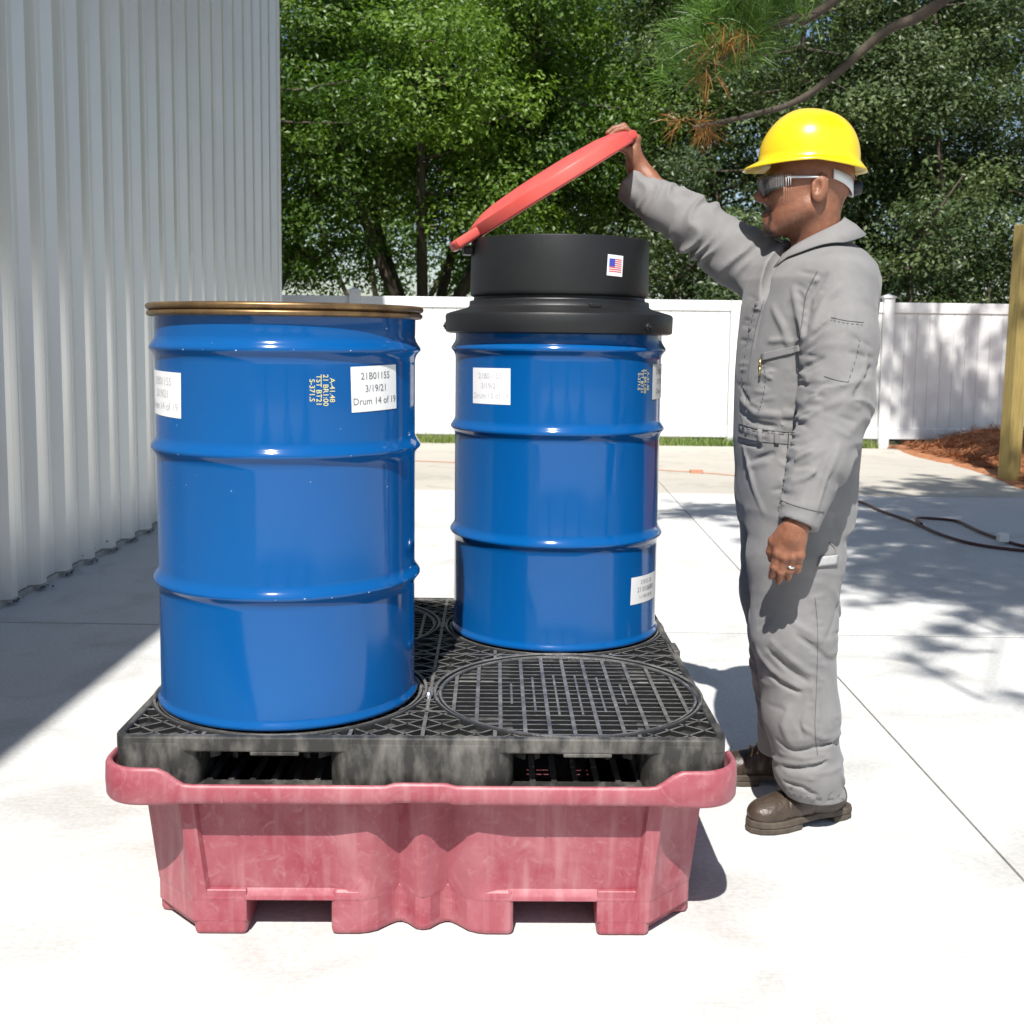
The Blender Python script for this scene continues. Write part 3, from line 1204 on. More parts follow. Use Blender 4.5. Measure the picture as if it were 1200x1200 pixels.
# lid: local x runs from the hinge to the handle, local z is the lid's axis
M_LIDRED = mat('red_lid_plastic', (.62, .075, .062), .40, spec=.45, col2=(.66, .12, .10), vscale=4, bump=.04, bscale=40)
PSI, ALPHA = R(8), R(32.5)
xa = Vector((math.cos(ALPHA) * math.cos(PSI), math.cos(ALPHA) * math.sin(PSI), math.sin(ALPHA)))
ya = Vector((-math.sin(PSI), math.cos(PSI), 0))
za = xa.cross(ya)
HINGE = Vector((-.088, 3.14, 1.514))
LM = Matrix(((xa.x, ya.x, za.x, HINGE.x), (xa.y, ya.y, za.y, HINGE.y), (xa.z, ya.z, za.z, HINGE.z), (0, 0, 0, 1)))
CX = .287
mb = MB()
mb.lathe([(0, .056), (.10, .055), (.17, .051), (.205, .045), (.238, .034), (.2505, .027), (.2525, .022), (.2525, -.002), (.250, -.006), (.244, -.004), (.240, .014), (.10, .036), (0, .038)], 96, (CX, 0, 0), M=LM)
lid = mb.build('lid', M_LIDRED, fun, auto=30)
mb = MB()
mb.prism([(-.035, -.04), (-.022, -.055), (.075, -.075), (.075, .075), (-.022, .055), (-.035, .04)], -.004, .024, LM)
mb.build('hinge_tab', M_LIDRED, lid, bevel=.010, bseg=3)
mb = MB()
for s in (-1, 1):
    mb.lathe([(0, .0), (.0075, .0), (.0075, .006), (0, .007)], 14, (0, 0, 0), M=LM @ Matrix.Translation((.012, s * .052, .010)) @ Matrix.Rotation(s * -PI / 2, 4, 'X'))
mb.build('hinge_pin', M_FUN, lid)
mb = MB()
mb.box((-.004, -.03, -.028), (.022, .03, -.006), LM @ Matrix.Rotation(ALPHA, 4, 'Y'))
mb.build('hinge_bracket', M_FUN, fun, bevel=.004)
mb = MB()
mb.prism([(.505, -.055), (.538, -.050), (.558, -.040), (.565, -.02), (.565, .02), (.558, .040), (.538, .050), (.505, .055)], -.002, .024, LM)
mb.build('handle', M_LIDRED, lid, bevel=.009, bseg=3)
HANDLE = LM @ Vector((.562, 0, .012))

# ================================================================== the worker
# Continuous figure grown from blended limb shapes (signed distances), then meshed.
f32 = np.float32


def A3(v):
    return np.array(v, dtype=np.float64)


def rc(p, a, b, r1, r2):
    a, b = A3(a), A3(b)
    ba = b - a
    t = np.clip(((p - a) @ ba) / (ba @ ba), 0, 1)
    q = p - a - t[:, None] * ba
    return np.sqrt((q * q).sum(1)) - (r1 + (r2 - r1) * t)


def ell(p, c, r, M=None):
    q = p - A3(c)
    if M is not None:
        q = q @ M
    r = A3(r)
    k0 = np.sqrt(((q / r) ** 2).sum(1)) + 1e-9
    k1 = np.sqrt(((q / r ** 2) ** 2).sum(1)) + 1e-9
    return k0 * (k0 - 1) / k1


def rbox(p, c, h, r, M):
    q = np.abs((p - A3(c)) @ M) - (A3(h) - r)
    return np.sqrt((np.maximum(q, 0) ** 2).sum(1)) + np.minimum(q.max(1), 0) - r


def smin(a, b, k):
    h = np.clip(.5 + .5 * (b - a) / k, 0, 1)
    return b + (a - b) * h - k * h * (1 - h)


def smax(a, b, k):
    return -smin(-a, -b, k)


def chain(p, pts, rs, k=.02):
    P = np.array(pts)
    pad = max(rs) + .09
    m = ((p > P.min(0) - pad) & (p < P.max(0) + pad)).all(1)
    if m.all():
        return chain_in(p, pts, rs, k)
    out = np.full(len(p), .09)
    if m.any():
        out[m] = chain_in(p[m], pts, rs, k)
    return out


def chain_in(p, pts, rs, k=.02):
    d = None
    for (a, b, r1, r2) in zip(pts[:-1], pts[1:], rs[:-1], rs[1:]):
        e = rc(p, a, b, r1, r2)
        d = e if d is None else smin(d, e, k)
    return d


def loft_col(p, secs, k=.6):
    """upright body of turned elliptical sections (z, cx, cy, rx, ry, turn)"""
    S = np.array(sorted(secs))
    lo_ = np.array([(S[:, 1] - .3).min(), (S[:, 2] - .3).min(), S[0, 0] - .1])
    hi_ = np.array([(S[:, 1] + .3).max(), (S[:, 2] + .3).max(), S[-1, 0] + .1])
    m_ = ((p > lo_) & (p < hi_)).all(1)
    if not m_.all():
        out = np.full(len(p), .1)
        if m_.any():
            out[m_] = loft_col(p[m_], secs)
        return out
    z = np.clip(p[:, 2], S[0, 0], S[-1, 0])
    I = [np.interp(z, S[:, 0], S[:, i]) for i in range(1, 6)]
    x, y = p[:, 0] - I[0], p[:, 1] - I[1]
    c, s = np.cos(I[4]), np.sin(I[4])
    u, v = (c * x + s * y), (-s * x + c * y)
    e = (np.abs(u / I[2]) ** 2.3 + np.abs(v / I[3]) ** 2.3) ** (1 / 2.3)
    d = (e - 1) * np.minimum(I[2], I[3])
    over = np.maximum(p[:, 2] - S[-1, 0], S[0, 0] - p[:, 2])
    return np.where(over > 0, np.sqrt(np.maximum(d, 0) ** 2 + over ** 2), d) if True else d


EDG = [(0, 1), (2, 3), (4, 5), (6, 7), (0, 2), (1, 3), (4, 6), (5, 7), (0, 4), (1, 5), (2, 6), (3, 7)]


def grow(fn, lo, hi, h, stride=6):
    """mesh the zero surface of fn inside the box, evaluating finely only near the surface"""
    lo, hi = A3(lo), A3(hi)
    nb = np.ceil((hi - lo) / (h * stride)).astype(int)
    cs = nb + 1
    gi = np.stack(np.meshgrid(*[np.arange(c) for c in cs], indexing='ij'), -1).reshape(-1, 3)
    Fc = fn(lo + gi * h * stride).reshape(cs)
    n = nb * stride + 1
    F = np.repeat(np.repeat(np.repeat(Fc, stride, 0), stride, 1), stride, 2)[:n[0], :n[1], :n[2]].astype(f32)
    mn = np.full(nb, 1e9)
    for dx in (0, 1):
        for dy in (0, 1):
            for dz in (0, 1):
                mn = np.minimum(mn, np.abs(Fc[dx:dx + nb[0], dy:dy + nb[1], dz:dz + nb[2]]))
    act = np.argwhere(mn < h * stride * 1.0)
    loc = np.stack(np.meshgrid(*[np.arange(stride + 1)] * 3, indexing='ij'), -1).reshape(-1, 3)
    for s in range(0, len(act), 3000):
        idx = (act[s:s + 3000, None, :] * stride + loc[None]).reshape(-1, 3)
        F[idx[:, 0], idx[:, 1], idx[:, 2]] = fn(lo + idx * h)
    inside = F < 0
    cnt = np.zeros(np.array(F.shape) - 1, dtype=np.int8)
    for dx in (0, 1):
        for dy in (0, 1):
            for dz in (0, 1):
                cnt += inside[dx:F.shape[0] - 1 + dx, dy:F.shape[1] - 1 + dy, dz:F.shape[2] - 1 + dz]
    cells = np.argwhere((cnt > 0) & (cnt < 8))
    vid = np.full(cnt.shape, -1, dtype=np.int64)
    vid[cells[:, 0], cells[:, 1], cells[:, 2]] = np.arange(len(cells))
    co = np.array([(a, b, c) for a in (0, 1) for b in (0, 1) for c in (0, 1)])
    vals = np.stack([F[cells[:, 0] + c[0], cells[:, 1] + c[1], cells[:, 2] + c[2]] for c in co], 1).astype(np.float64)
    acc = np.zeros((len(cells), 3))
    m = np.zeros(len(cells))
    for a, b in EDG:
        va, vb = vals[:, a], vals[:, b]
        x = (va < 0) != (vb < 0)
        t = np.where(x, va / np.where(x, va - vb, 1), 0)
        pos = co[a] + t[:, None] * (co[b] - co[a])
        acc += np.where(x[:, None], pos, 0)
        m += x
    V = lo + (cells + acc / m[:, None]) * h
    Q = []
    for ax in range(3):
        sl0 = [slice(1, -1)] * 3
        sl0[ax] = slice(0, -1)
        sl1 = [slice(1, -1)] * 3
        sl1[ax] = slice(1, None)
        a, b = inside[tuple(sl0)], inside[tuple(sl1)]
        e = np.argwhere(a != b)
        if not len(e):
            continue
        flip = a[e[:, 0], e[:, 1], e[:, 2]]
        off = [1, 1, 1]
        off[ax] = 0
        e = e + np.array(off)
        u, v = [(1, 2), (2, 0), (0, 1)][ax]
        q = []
        for du, dv in ((-1, -1), (0, -1), (0, 0), (-1, 0)):
            c = e.copy()
            c[:, u] += du
            c[:, v] += dv
            q.append(vid[c[:, 0], c[:, 1], c[:, 2]])
        q = np.stack(q, 1)
        q[~flip] = q[~flip][:, ::-1]
        Q.append(q)
    return V, np.concatenate(Q)


def frame(x, y):
    """orthonormal frame as columns, x kept, y made square to it"""
    x = A3(x) / np.linalg.norm(x)
    y = A3(y) - x * np.dot(A3(y), x)
    y /= np.linalg.norm(y)
    return np.stack([x, y, np.cross(x, y)], 1)


# ---- landmarks
L_SH, L_EL, L_WR = at(988, 328, 2.79), at(983, 468, 2.70), at(934, 612, 2.625)
R_SH, R_EL, R_WR = at(892, 316, 3.07), at(818, 266, 3.12), at(750, 216, 3.215)
HC = at(949, 222, 2.93)
HF = frame((-1, .10, -.05), (0, -1, 0))                 # forward, left (towards the view), up
if HF[2, 2] < 0:
    HF[:, 2] *= -1


def hp(f, s, u):
    return A3(HC) + HF @ A3((f, s, u))


NECK0 = hp(-.018, 0, -.06)
NECK1 = A3(at(955, 312, 2.945))


# ---- skin: head, neck, chest, arms, hands as one body
def head_sdf(p):
    out = np.full(len(p), .5)
    m = (np.abs(p - A3(HC)) < .22).all(1)
    if m.any():
        out[m] = head_in(p[m])
    return out


def head_in(p):
    q = (p - A3(HC)) @ HF
    qs = q.copy()
    qs[:, 1] = np.abs(q[:, 1])
    d = ell(q, (-.006, 0, .035), (.106, .079, .098))
    d = smin(d, ell(q, (.046, 0, -.030), (.066, .060, .082)), .03)
    d = smin(d, rc(qs, (.012, .052, -.050), (.090, .012, -.094), .022, .020), .03)
    d = smin(d, ell(qs, (.074, .036, -.010), (.028, .024, .026)), .02)
    d = smin(d, rc(qs, (.100, .0, .036), (.088, .042, .034), .014, .012), .016)
    d = smax(d, -ell(qs, (.118, .031, .013), (.022, .017, .013)), .012)
    d = smin(d, ell(qs, (.090, .031, .013), (.0135, .0135, .0125)), .003)
    d = smin(d, rc(qs, (.094, .018, .0195), (.090, .042, .018), .0042, .0036), .004)
    nose = smin(rc(q, (.104, 0, .024), (.129, 0, -.014), .0085, .0115), rc(qs, (.112, .013, -.022), (.119, .008, -.021), .009, .008), .008)
    d = smin(d, nose, .010)
    d = smax(d, -ell(qs, (.120, .008, -.031), (.006, .004, .005)), .003)
    d = smin(d, rc(qs, (.113, 0, -.0575), (.100, .022, -.060), .0085, .006), .008)
    d = smin(d, rc(qs, (.111, 0, -.0705), (.100, .019, -.068), .0088, .006), .008)
    d = smax(d, -rc(qs, (.123, 0, -.0638), (.104, .026, -.0635), .0028, .0018), .004)
    d = smin(d, ell(q, (.098, 0, -.096), (.022, .026, .020)), .015)
    # ears
    tilt = np.array([[math.cos(.2), 0, -math.sin(.2)], [0, 1, 0], [math.sin(.2), 0, math.cos(.2)]])
    e = ell(qs, (-.010, .082, -.008), (.021, .0105, .036), tilt)
    e = smax(e, -ell(qs, (-.003, .094, -.004), (.010, .010, .018), tilt), .004)
    e = smin(e, rc(qs, (.006, .082, .004), (.004, .083, -.012), .0042, .005), .004)
    d = smin(d, e, .006)
    return d


# hands
def hand_points(W, F, curl, spread=(.028, .0095, -.0095, -.027), thumb=None, scale=1.0):
    """F columns: along the hand, back of the hand, thumb side"""
    L = [(.040, .025, .019), (.045, .028, .020), (.042, .026, .019), (.033, .020, .017)]
    out = []
    for i in range(4):
        p = W + F @ A3((.082 - (.005 if i in (0, 2) else .013 if i == 3 else 0), .002, spread[i])) * scale
        pts = [p]
        for l_, c in zip(L[i], curl[i]):
            d = F @ A3((math.cos(c), -math.sin(c), (spread[i] * 1.6) * math.cos(c)))
            p = p + d * l_ * scale
            pts.append(p)
        out.append(pts)
    th = [W + F @ A3(q) * scale for q in thumb]
    return out, th


LHF = frame(A3((-.17, .06, -1)), A3((-.30, -1, 0)))
LW = A3(at(932, 617, 2.62))
if (LHF[:, 2] @ A3((-1, 0, 0))) < 0:
    LHF[:, 2] *= -1
l_f, l_t = hand_points(LW, LHF, [(.20, .58, .85), (.22, .66, .95), (.28, .75, 1.05), (.35, .8, 1.15)], scale=.92,
                       thumb=[(.02, -.006, .026), (.052, -.014, .046), (.082, -.024, .047), (.104, -.034, .040)])
RHF = frame(A3((-.10, .0, 1)), A3((1, .05, 0)))
RW = A3(at(745, 198, 3.208))
RCUFF = A3(at(748, 209, 3.215))
if (RHF[:, 2] @ A3((0, -1, 0))) < 0:
    RHF[:, 2] *= -1
r_f, r_t = hand_points(RW, RHF, [(.75, 1.75, 2.1), (.7, 1.75, 2.1), (.7, 1.75, 2.1), (.75, 1.8, 2.15)],
                       thumb=[(.02, -.010, .024), (.048, -.028, .042), (.058, -.058, .048), (.052, -.082, .046)])


def hand_sdf(p, W, F, fin, th, back):
    out = np.full(len(p), 1.0)
    near = (np.abs(p - (W + F @ A3((.07, 0, 0)))) < .16).all(1)
    if not near.any():
        return out + .0
    q = p[near]
    d = rbox(q, W + F @ A3((.046, -.002, 0)), (.031, .0115, .029), .011, F)
    for i, pts in enumerate(fin):                             # a ray of the hand from wrist to each knuckle
        o_ = (pts[0] - W) @ F
        e = rc(q, W + F @ A3((.004, .002, o_[2] * .55)), pts[0], .0145, .0118)
        d = smin(d, e, .008)
        d = smin(d, ell(q, pts[0] + F[:, 1] * .0045, (.0098, .0098, .0098)), .006)
    d = smin(d, ell((q - W) @ F, (.035, -.008, .024), (.032, .014, .018)), .012)
    d = smin(d, rc(q, W - back * .05, W + F[:, 0] * .02, .027, .025), .02)
    for pts in fin:
        e = chain(q, pts, (.0102, .0090, .0083, .0074), .004)
        e = smin(e, ell(q, pts[1], (.0098, .0098, .0098)), .003)
        d = smin(d, e, .006)
    # shallow clefts keep neighbouring fingers apart
    d = smin(d, chain(q, th, (.0145, .0115, .0102, .0086), .006), .010)
    out[near] = d
    return out


LDIR, RDIR = A3((L_WR - L_EL).normalized()), A3((R_WR - R_EL).normalized())
CH0, CH1 = A3(at(958, 330, 2.94)), A3(at(940, 500, 2.94))


def skin_sdf(p):
    d = smin(head_sdf(p), rc(p, NECK0, NECK1, .057, .064), .03)
    d = smin(d, ell(p, CH0, (.085, .15, .07)), .04)
    d = smin(d, rc(p, CH0, CH1, .09, .09), .03)
    d = smin(d, chain(p, [CH0, A3(L_SH), A3(L_EL), LW], (.05, .05, .038, .026)), .02)
    d = smin(d, chain(p, [CH0, A3(R_SH), A3(R_EL), RW], (.05, .05, .038, .026)), .02)
    d = smin(d, hand_sdf(p, LW, LHF, l_f, l_t, LDIR), .008)
    d = smin(d, hand_sdf(p, RW, RHF, r_f, r_t, RDIR), .008)
    return d


# ---- coverall
def P_(px, py, y):
    return A3(at(px, py, y))


SEC = []
for py, px, hw_, ry, tn in ((282, 960, 30, .075, .20), (296, 957, 50, .125, .22), (310, 954, 62, .165, .22), (328, 951, 69, .185, .22), (360, 947, 72, .185, .20), (400, 944, 74, .178, .17), (440, 940, 74, .170, .14),
                            (480, 936, 72, .166, .10), (515, 933, 70, .168, .08), (550, 932, 67, .174, .06), (590, 932, 66, .176, .05), (612, 932, 63, .17, .05)):
    c = at(px, py, 2.935)
    SEC.append((c.z, c.x, c.y, hw_ / 447., ry, tn))
LEG_N = [P_(934, 575, 2.855), P_(933, 650, 2.85), P_(931, 740, 2.84), P_(939, 835, 2.84), P_(947, 895, 2.85), P_(955, 930, 2.862)]
LEG_NR = [.118, .117, .106, .094, .084, .079]
LEG_F = [P_(914, 575, 3.02), P_(915, 690, 3.04), P_(925, 780, 3.06), P_(931, 850, 3.08), P_(922, 897, 3.09)]
LEG_FR = [.112, .104, .098, .090, .084]
ARM_N = [P_(985, 335, 2.80), P_(983, 400, 2.745), P_(980, 465, 2.71), P_(960, 540, 2.665), P_(933, 622, 2.622)]
ARM_NR = [.090, .094, .088, .072, .047]
ARM_F = [P_(905, 325, 3.05), P_(862, 300, 3.09), P_(820, 268, 3.125), P_(780, 243, 3.17), P_(746, 219, 3.21)]
ARM_FR = [.088, .082, .072, .062, .054]


def cuffed(p, d, W, dirn, rr, back):
    """a sleeve that ends square and open at the wrist"""
    dirn = dirn / np.linalg.norm(dirn)
    d = smax(d, (p - W) @ dirn + back, .004)
    return smax(d, -rc(p, W + dirn * .08, W - dirn * .035, rr, rr * .9), .004)


def suit_base(p):
    d = loft_col(p, SEC)
    ln = chain(p, LEG_N, LEG_NR, .03)
    lf = chain(p, LEG_F, LEG_FR, .03)
    legs = smin(ln, lf, .012)
    d = smin(d, legs, .035)
    d = smin(d, cuffed(p, chain(p, ARM_F, ARM_FR, .02), RCUFF, A3(R_WR - R_EL), .040, -.008), .04)
    an = cuffed(p, chain(p, ARM_N, ARM_NR, .02), LW, A3(L_WR - L_EL), .036, .004)
    sh = np.clip((p[:, 2] - 1.25) / .12, 0, 1)              # the sleeve joins the body only at the shoulder
    d = np.where(sh > 0, smin(d, an, .010 + .035 * sh), np.minimum(d, an))
    return d


def trace(pxs):
    """first points of the suit met along many bearings at once"""
    o = A3((0, 0, CAM_H))
    e = np.array([A3(at(x, y, 3.0)) - o for x, y in pxs])
    e /= np.linalg.norm(e, axis=1, keepdims=True)
    t = np.full(len(e), 2.2)
    for _ in range(50):
        s = suit_base(o + e * t[:, None])
        t = np.where(np.abs(s) < .001, t, np.minimum(t + s * .8, 3.6))
    return o + e * t[:, None]


# creases: (points along the crease, height, width); height below zero is a valley
CREASES = [
    # near sleeve head and elbow
    ([(968, 322), (948, 350), (944, 390)], -.016, .010), ([(985, 335), (965, 355), (952, 385)], .010, .012), ([(975, 375), (960, 388), (950, 396)], -.010, .008),
    ([(965, 420), (952, 427), (942, 430)], -.010, .007), ([(962, 434), (950, 440), (944, 450)], .009, .008), ([(972, 448), (958, 455), (945, 455)], -.008, .007), ([(958, 462), (948, 466)], .010, .007),
    ([(960, 480), (945, 490), (935, 492)], .008, .008), ([(1000, 455), (985, 470), (965, 478)], .006, .012), ([(1022, 430), (1008, 450), (1000, 470)], -.006, .010),
    ([(960, 512), (944, 520), (932, 522)], -.010, .008), ([(950, 528), (938, 534), (930, 540)], .011, .008), ([(968, 530), (950, 545), (932, 548)], -.009, .008), ([(960, 550), (944, 560), (930, 565)], .006, .009),
    ([(985, 520), (968, 560), (955, 605)], .007, .012), ([(975, 520), (955, 565), (945, 610)], -.005, .010), ([(938, 575), (926, 590)], -.005, .008), ([(1005, 385), (1015, 420), (1012, 445)], .005, .012),
    # chest
    ([(905, 360), (918, 385), (925, 408)], .006, .013), ([(896, 352), (888, 380), (884, 405)], -.006, .008), ([(930, 340), (936, 370), (940, 395)], .008, .012), ([(900, 400), (920, 398)], .005, .010),
    # waist: blousing above the band
    ([(868, 468), (885, 484), (905, 486), (928, 488)], .012, .011), ([(866, 482), (885, 496), (908, 500), (930, 502)], -.010, .007), ([(864, 500), (890, 510), (925, 516)], .006, .007), ([(868, 455), (876, 470), (874, 488)], -.008, .008),
    ([(880, 470), (895, 480)], .006, .007), ([(864, 518), (892, 524), (928, 528)], -.007, .006), ([(880, 540), (905, 532), (925, 524)], -.008, .008), ([(875, 548), (900, 542)], .006, .010),
    # thigh and crotch
    ([(868, 520), (880, 560), (895, 600)], .005, .012), ([(915, 560), (918, 590), (914, 612)], .004, .008), ([(985, 560), (978, 610), (985, 650)], -.007, .014), ([(975, 690), (985, 720), (988, 750)], .006, .014),
    # knee: slanting bags
    ([(888, 762), (905, 785), (935, 805)], .011, .011), ([(890, 772), (912, 798), (938, 812)], -.012, .009), ([(905, 752), (930, 775), (950, 790)], .009, .010), ([(900, 760), (925, 785), (948, 800)], -.008, .009),
    ([(935, 745), (955, 760), (972, 775)], -.006, .010), ([(930, 730), (950, 742), (962, 752)], .006, .010), ([(985, 700), (978, 730), (970, 748)], -.006, .011), ([(942, 820), (935, 845), (940, 862)], -.007, .009),
    ([(925, 830), (918, 850), (925, 870)], .006, .014), ([(950, 800), (958, 825), (955, 860)], .005, .012),
    # hem stacked on the boot
    ([(912, 868), (930, 880), (955, 876), (980, 868)], -.013, .008), ([(915, 882), (940, 888), (965, 884)], .012, .008), ([(918, 898), (945, 900), (968, 892)], -.013, .008), ([(922, 905), (950, 912), (985, 900)], .011, .008),
    ([(920, 915), (940, 922), (955, 930)], -.010, .007), ([(925, 928), (950, 935), (985, 930)], .007, .008), ([(978, 872), (990, 880)], -.010, .007), ([(985, 905), (990, 920)], .008, .009), ([(940, 852), (965, 865), (985, 858)], .008, .010),
]


def pucker(line, n, half, a, w, seed):
    """short tucks drawn in across a stitched seam"""
    rg = random.Random(seed)
    P = spline([(x, y, 0) for x, y in line], 10)
    for k in range(n):
        i = int((k + rg.random() * .8) / n * (len(P) - 2))
        p, t = P[i], (P[i + 1] - P[i]).normalized()
        s = Vector((-t.y, t.x, 0)) * half * rg.uniform(.5, 1.3)
        sl = t * rg.uniform(-.5, .5) * half
        o = rg.uniform(-.5, .5) * half
        nn = Vector((-t.y, t.x, 0)) * o
        CREASES.append(([(p.x - s.x - sl.x + nn.x, p.y - s.y - sl.y + nn.y), (p.x + nn.x, p.y + nn.y), (p.x + s.x + sl.x + nn.x, p.y + s.y + sl.y + nn.y)], rg.choice((-1, 1)) * a * rg.uniform(.6, 1.2), w))


pucker([(956, 700), (958, 745), (957, 800), (955, 860)], 14, 8, .0018, .0085, 1)
pucker([(896, 428), (896, 450), (890, 482)], 9, 9, .0026, .0075, 2)
pucker([(928, 500), (924, 540), (917, 590)], 10, 10, .0030, .0080, 3)
pucker([(866, 500), (895, 508), (930, 512)], 10, 7, .0026, .0070, 4)
pucker([(957, 322), (944, 350), (939, 385)], 8, 12, .0028, .0085, 5)
pucker([(970, 378), (990, 382), (1012, 384)], 6, 10, .0022, .0080, 6)
pucker([(942, 410), (950, 440), (945, 470), (938, 500)], 9, 16, .0042, .0085, 7)
pucker([(885, 350), (876, 400), (869, 460)], 10, 7, .0026, .0075, 8)
pucker([(1018, 400), (1014, 440), (1000, 480), (990, 520)], 7, 16, .0035, .0095, 9)
pucker([(920, 925), (950, 934), (990, 934)], 8, 8, .0025, .0075, 10)
pucker([(890, 730), (905, 790), (905, 850)], 4, 18, .0022, .0100, 11)
pucker([(975, 740), (980, 800), (980, 850)], 4, 14, .0020, .0100, 12)
CR = []
_all = trace([q for pts, a, w in CREASES for q in pts])
_i = 0
for pts, a, w in CREASES:
    CR.append((_all[_i:_i + len(pts)], a, w))
    _i += len(pts)
_rgc = np.random.default_rng(12)
_K = _rgc.normal(0, 1, (10, 3)) * np.array([16, 16, 11])
_F = _rgc.random(10) * 6.28
_LWR = A3(at(933, 622, 2.705))
_RWR = A3(at(742, 219, 3.28))


def seg_d(q, a, b):
    ba = b - a
    t = np.clip(((q - a) @ ba) / (ba @ ba + 1e-12), 0, 1)
    e = q - a - t[:, None] * ba
    return np.sqrt((e * e).sum(1)), t


def limb_folds(q, pts, amp, fr, sd):
    """cloth bunched around a limb: uneven sharp-crested rings that wander round it"""
    P = np.array(pts)
    seg = np.linalg.norm(P[1:] - P[:-1], axis=1)
    cum = np.concatenate([[0], np.cumsum(seg)])
    best = np.full(len(q), 9.)
    s = np.zeros(len(q))
    th = np.zeros(len(q))
    for i in range(len(P) - 1):
        ba = P[i + 1] - P[i]
        t = np.clip(((q - P[i]) @ ba) / (ba @ ba), 0, 1)
        e = q - P[i] - t[:, None] * ba
        d = (e * e).sum(1)
        m = d < best
        best[m] = d[m]
        s[m] = (cum[i] + t * seg[i])[m]
        u = ba / np.linalg.norm(ba)
        v = np.cross(u, (.3, .9, .2))
        v /= np.linalg.norm(v)
        w = np.cross(u, v)
        th[m] = np.arctan2(e @ w, e @ v)[m]
    A = np.interp(s, cum, amp) * (best < .13 ** 2)
    ph = fr * s + .9 * np.sin(27 * s + 1.3 * sd) + .8 * np.sin(61 * s + th) + 1.5 * np.sin(th + sd) + .9 * np.sin(2 * th + 2.1 * sd + 9 * s) + .7 * np.sin(3 * th - sd + 23 * s)
    r = 1 - 2 * np.abs(np.sin(ph)) ** 1.1
    k = .50 + .35 * np.sin(2 * th + 17 * s + 3 * sd) + .30 * np.sin(th - 29 * s + sd)
    return A * r * k


FOLDS = [(ARM_F, [.000, .0075, .0095, .0075, .002], 58, 1.0), (ARM_N, [.0005, .0015, .0042, .0025, .001], 52, 2.3),
         (LEG_N, [.0005, .0006, .0014, .0008, .0038, .003], 46, .6), (LEG_F, [.001, .002, .004, .004, .005], 44, 4.0)]
VN0, VN1 = A3(at(926, 292, 2.90)), A3(at(893, 348, 2.85))
HOLE_L, HOLE_R = (LW + LHF[:, 0] * .05), (RW + RHF[:, 0] * .03)


def suit_sdf(p):
    d = suit_base(p)
    near = np.abs(d) < .028
    q = p[near]
    disp = np.zeros(len(q))
    for pts, a, w in CR:
        lo, hi = pts.min(0) - w * 2.6, pts.max(0) + w * 2.6
        m = ((q > lo) & (q < hi)).all(1)
        if not m.any():
            continue
        qm = q[m]
        best = None
        n = len(pts) - 1
        for i in range(n):
            e, t = seg_d(qm, pts[i], pts[i + 1])
            u = (i + t) / n
            g = np.exp(-(e / (w * .62)) ** 2) * (1 - .75 * np.abs(2 * u - 1) ** 2.5)
            best = g if best is None else np.maximum(best, g)
        disp[m] += 1.7 * a * best
    # soft waviness of loose cloth
    wv = np.zeros(len(q))
    for k in range(6):
        wv += np.sin(q @ _K[k] + _F[k])
    disp += .0011 * wv
    for pts, amp, fr, sd in FOLDS:
        P = np.array(pts)
        m = ((q > P.min(0) - .14) & (q < P.max(0) + .14)).all(1)
        if m.any():
            disp[m] += limb_folds(q[m], pts, amp, fr, sd)
    d[near] -= disp
    # open neck
    d = smax(d, -rc(p, VN0, VN1, .050, .014), .006)
    d = smax(d, -rc(p, NECK0, A3(at(950, 296, 2.94)), .068, .066), .012)
    # hems end level over the boots
    m = p[:, 2] < .2
    if m.any():
        pm = p[m]
        near_leg = pm[:, 1] < 2.97
        cut = np.where(near_leg, .082 + .10 * (pm[:, 0] - .86) * -.35, .115)
        dm = smax(d[m], cut - pm[:, 2], .004)
        for c, zz in ((LEG_N[-1], .14), (LEG_F[-1], .16)):
            hole = np.maximum(np.sqrt((pm[:, 0] - c[0]) ** 2 + (pm[:, 1] - c[1]) ** 2) - .068, pm[:, 2] - zz)
            dm = smax(dm, -hole, .004)
        d[m] = dm
    return d


M_SKIN = mat('brown_skin', (.29, .128, .072), .42, spec=.5, col2=(.21, .078, .043), vscale=55, bump=.22, bscale=330, contrast=(.3, .75))
b_ = M_SKIN.node_tree.nodes['Principled BSDF']
b_.inputs['Subsurface Weight'].default_value = .12
b_.inputs['Subsurface Radius'].default_value = (.012, .005, .003)
b_.inputs['Subsurface Scale'].default_value = .5
_n, _l = nt(M_SKIN)
_at = _n.new('ShaderNodeAttribute')
_at.attribute_name = 'beard'
_mx = _n.new('ShaderNodeMix')
_mx.data_type = 'RGBA'
_src = [k for k in _l if k.to_socket == b_.inputs['Base Color']][0].from_socket
_l.new(_at.outputs['Fac'], _mx.inputs[0])
_l.new(_src, _mx.inputs[6])
_mx.inputs[7].default_value = (.035, .022, .017, 1)
_l.new(_mx.outputs[2], b_.inputs['Base Color'])
M_SUIT = mat('grey_twill', (.222, .218, .218), .85, spec=.25, col2=(.19, .187, .188), vscale=22, bump=.10, bscale=420)
_n, _l = nt(M_SUIT)
_n['Principled BSDF'].inputs['Sheen Weight'].default_value = .12
_cr = _n.new('ShaderNodeTexNoise')
_cr.noise_type = 'RIDGED_MULTIFRACTAL'
_cr.inputs['Scale'].default_value = 7
_cr.inputs['Detail'].default_value = 3
_cr.inputs['Distortion'].default_value = .7
_tc = [k for k in _n if k.type == 'TEX_COORD'][0]
_l.new(_tc.outputs['Object'], _cr.inputs[0])
_b2 = _n.new('ShaderNodeBump')
_b2.inputs['Strength'].default_value = .5
_b2.inputs['Distance'].default_value = .010
_l.new(_cr.outputs[0], _b2.inputs['Height'])
_b1 = [k for k in _n if k.type == 'BUMP' and k != _b2][0]
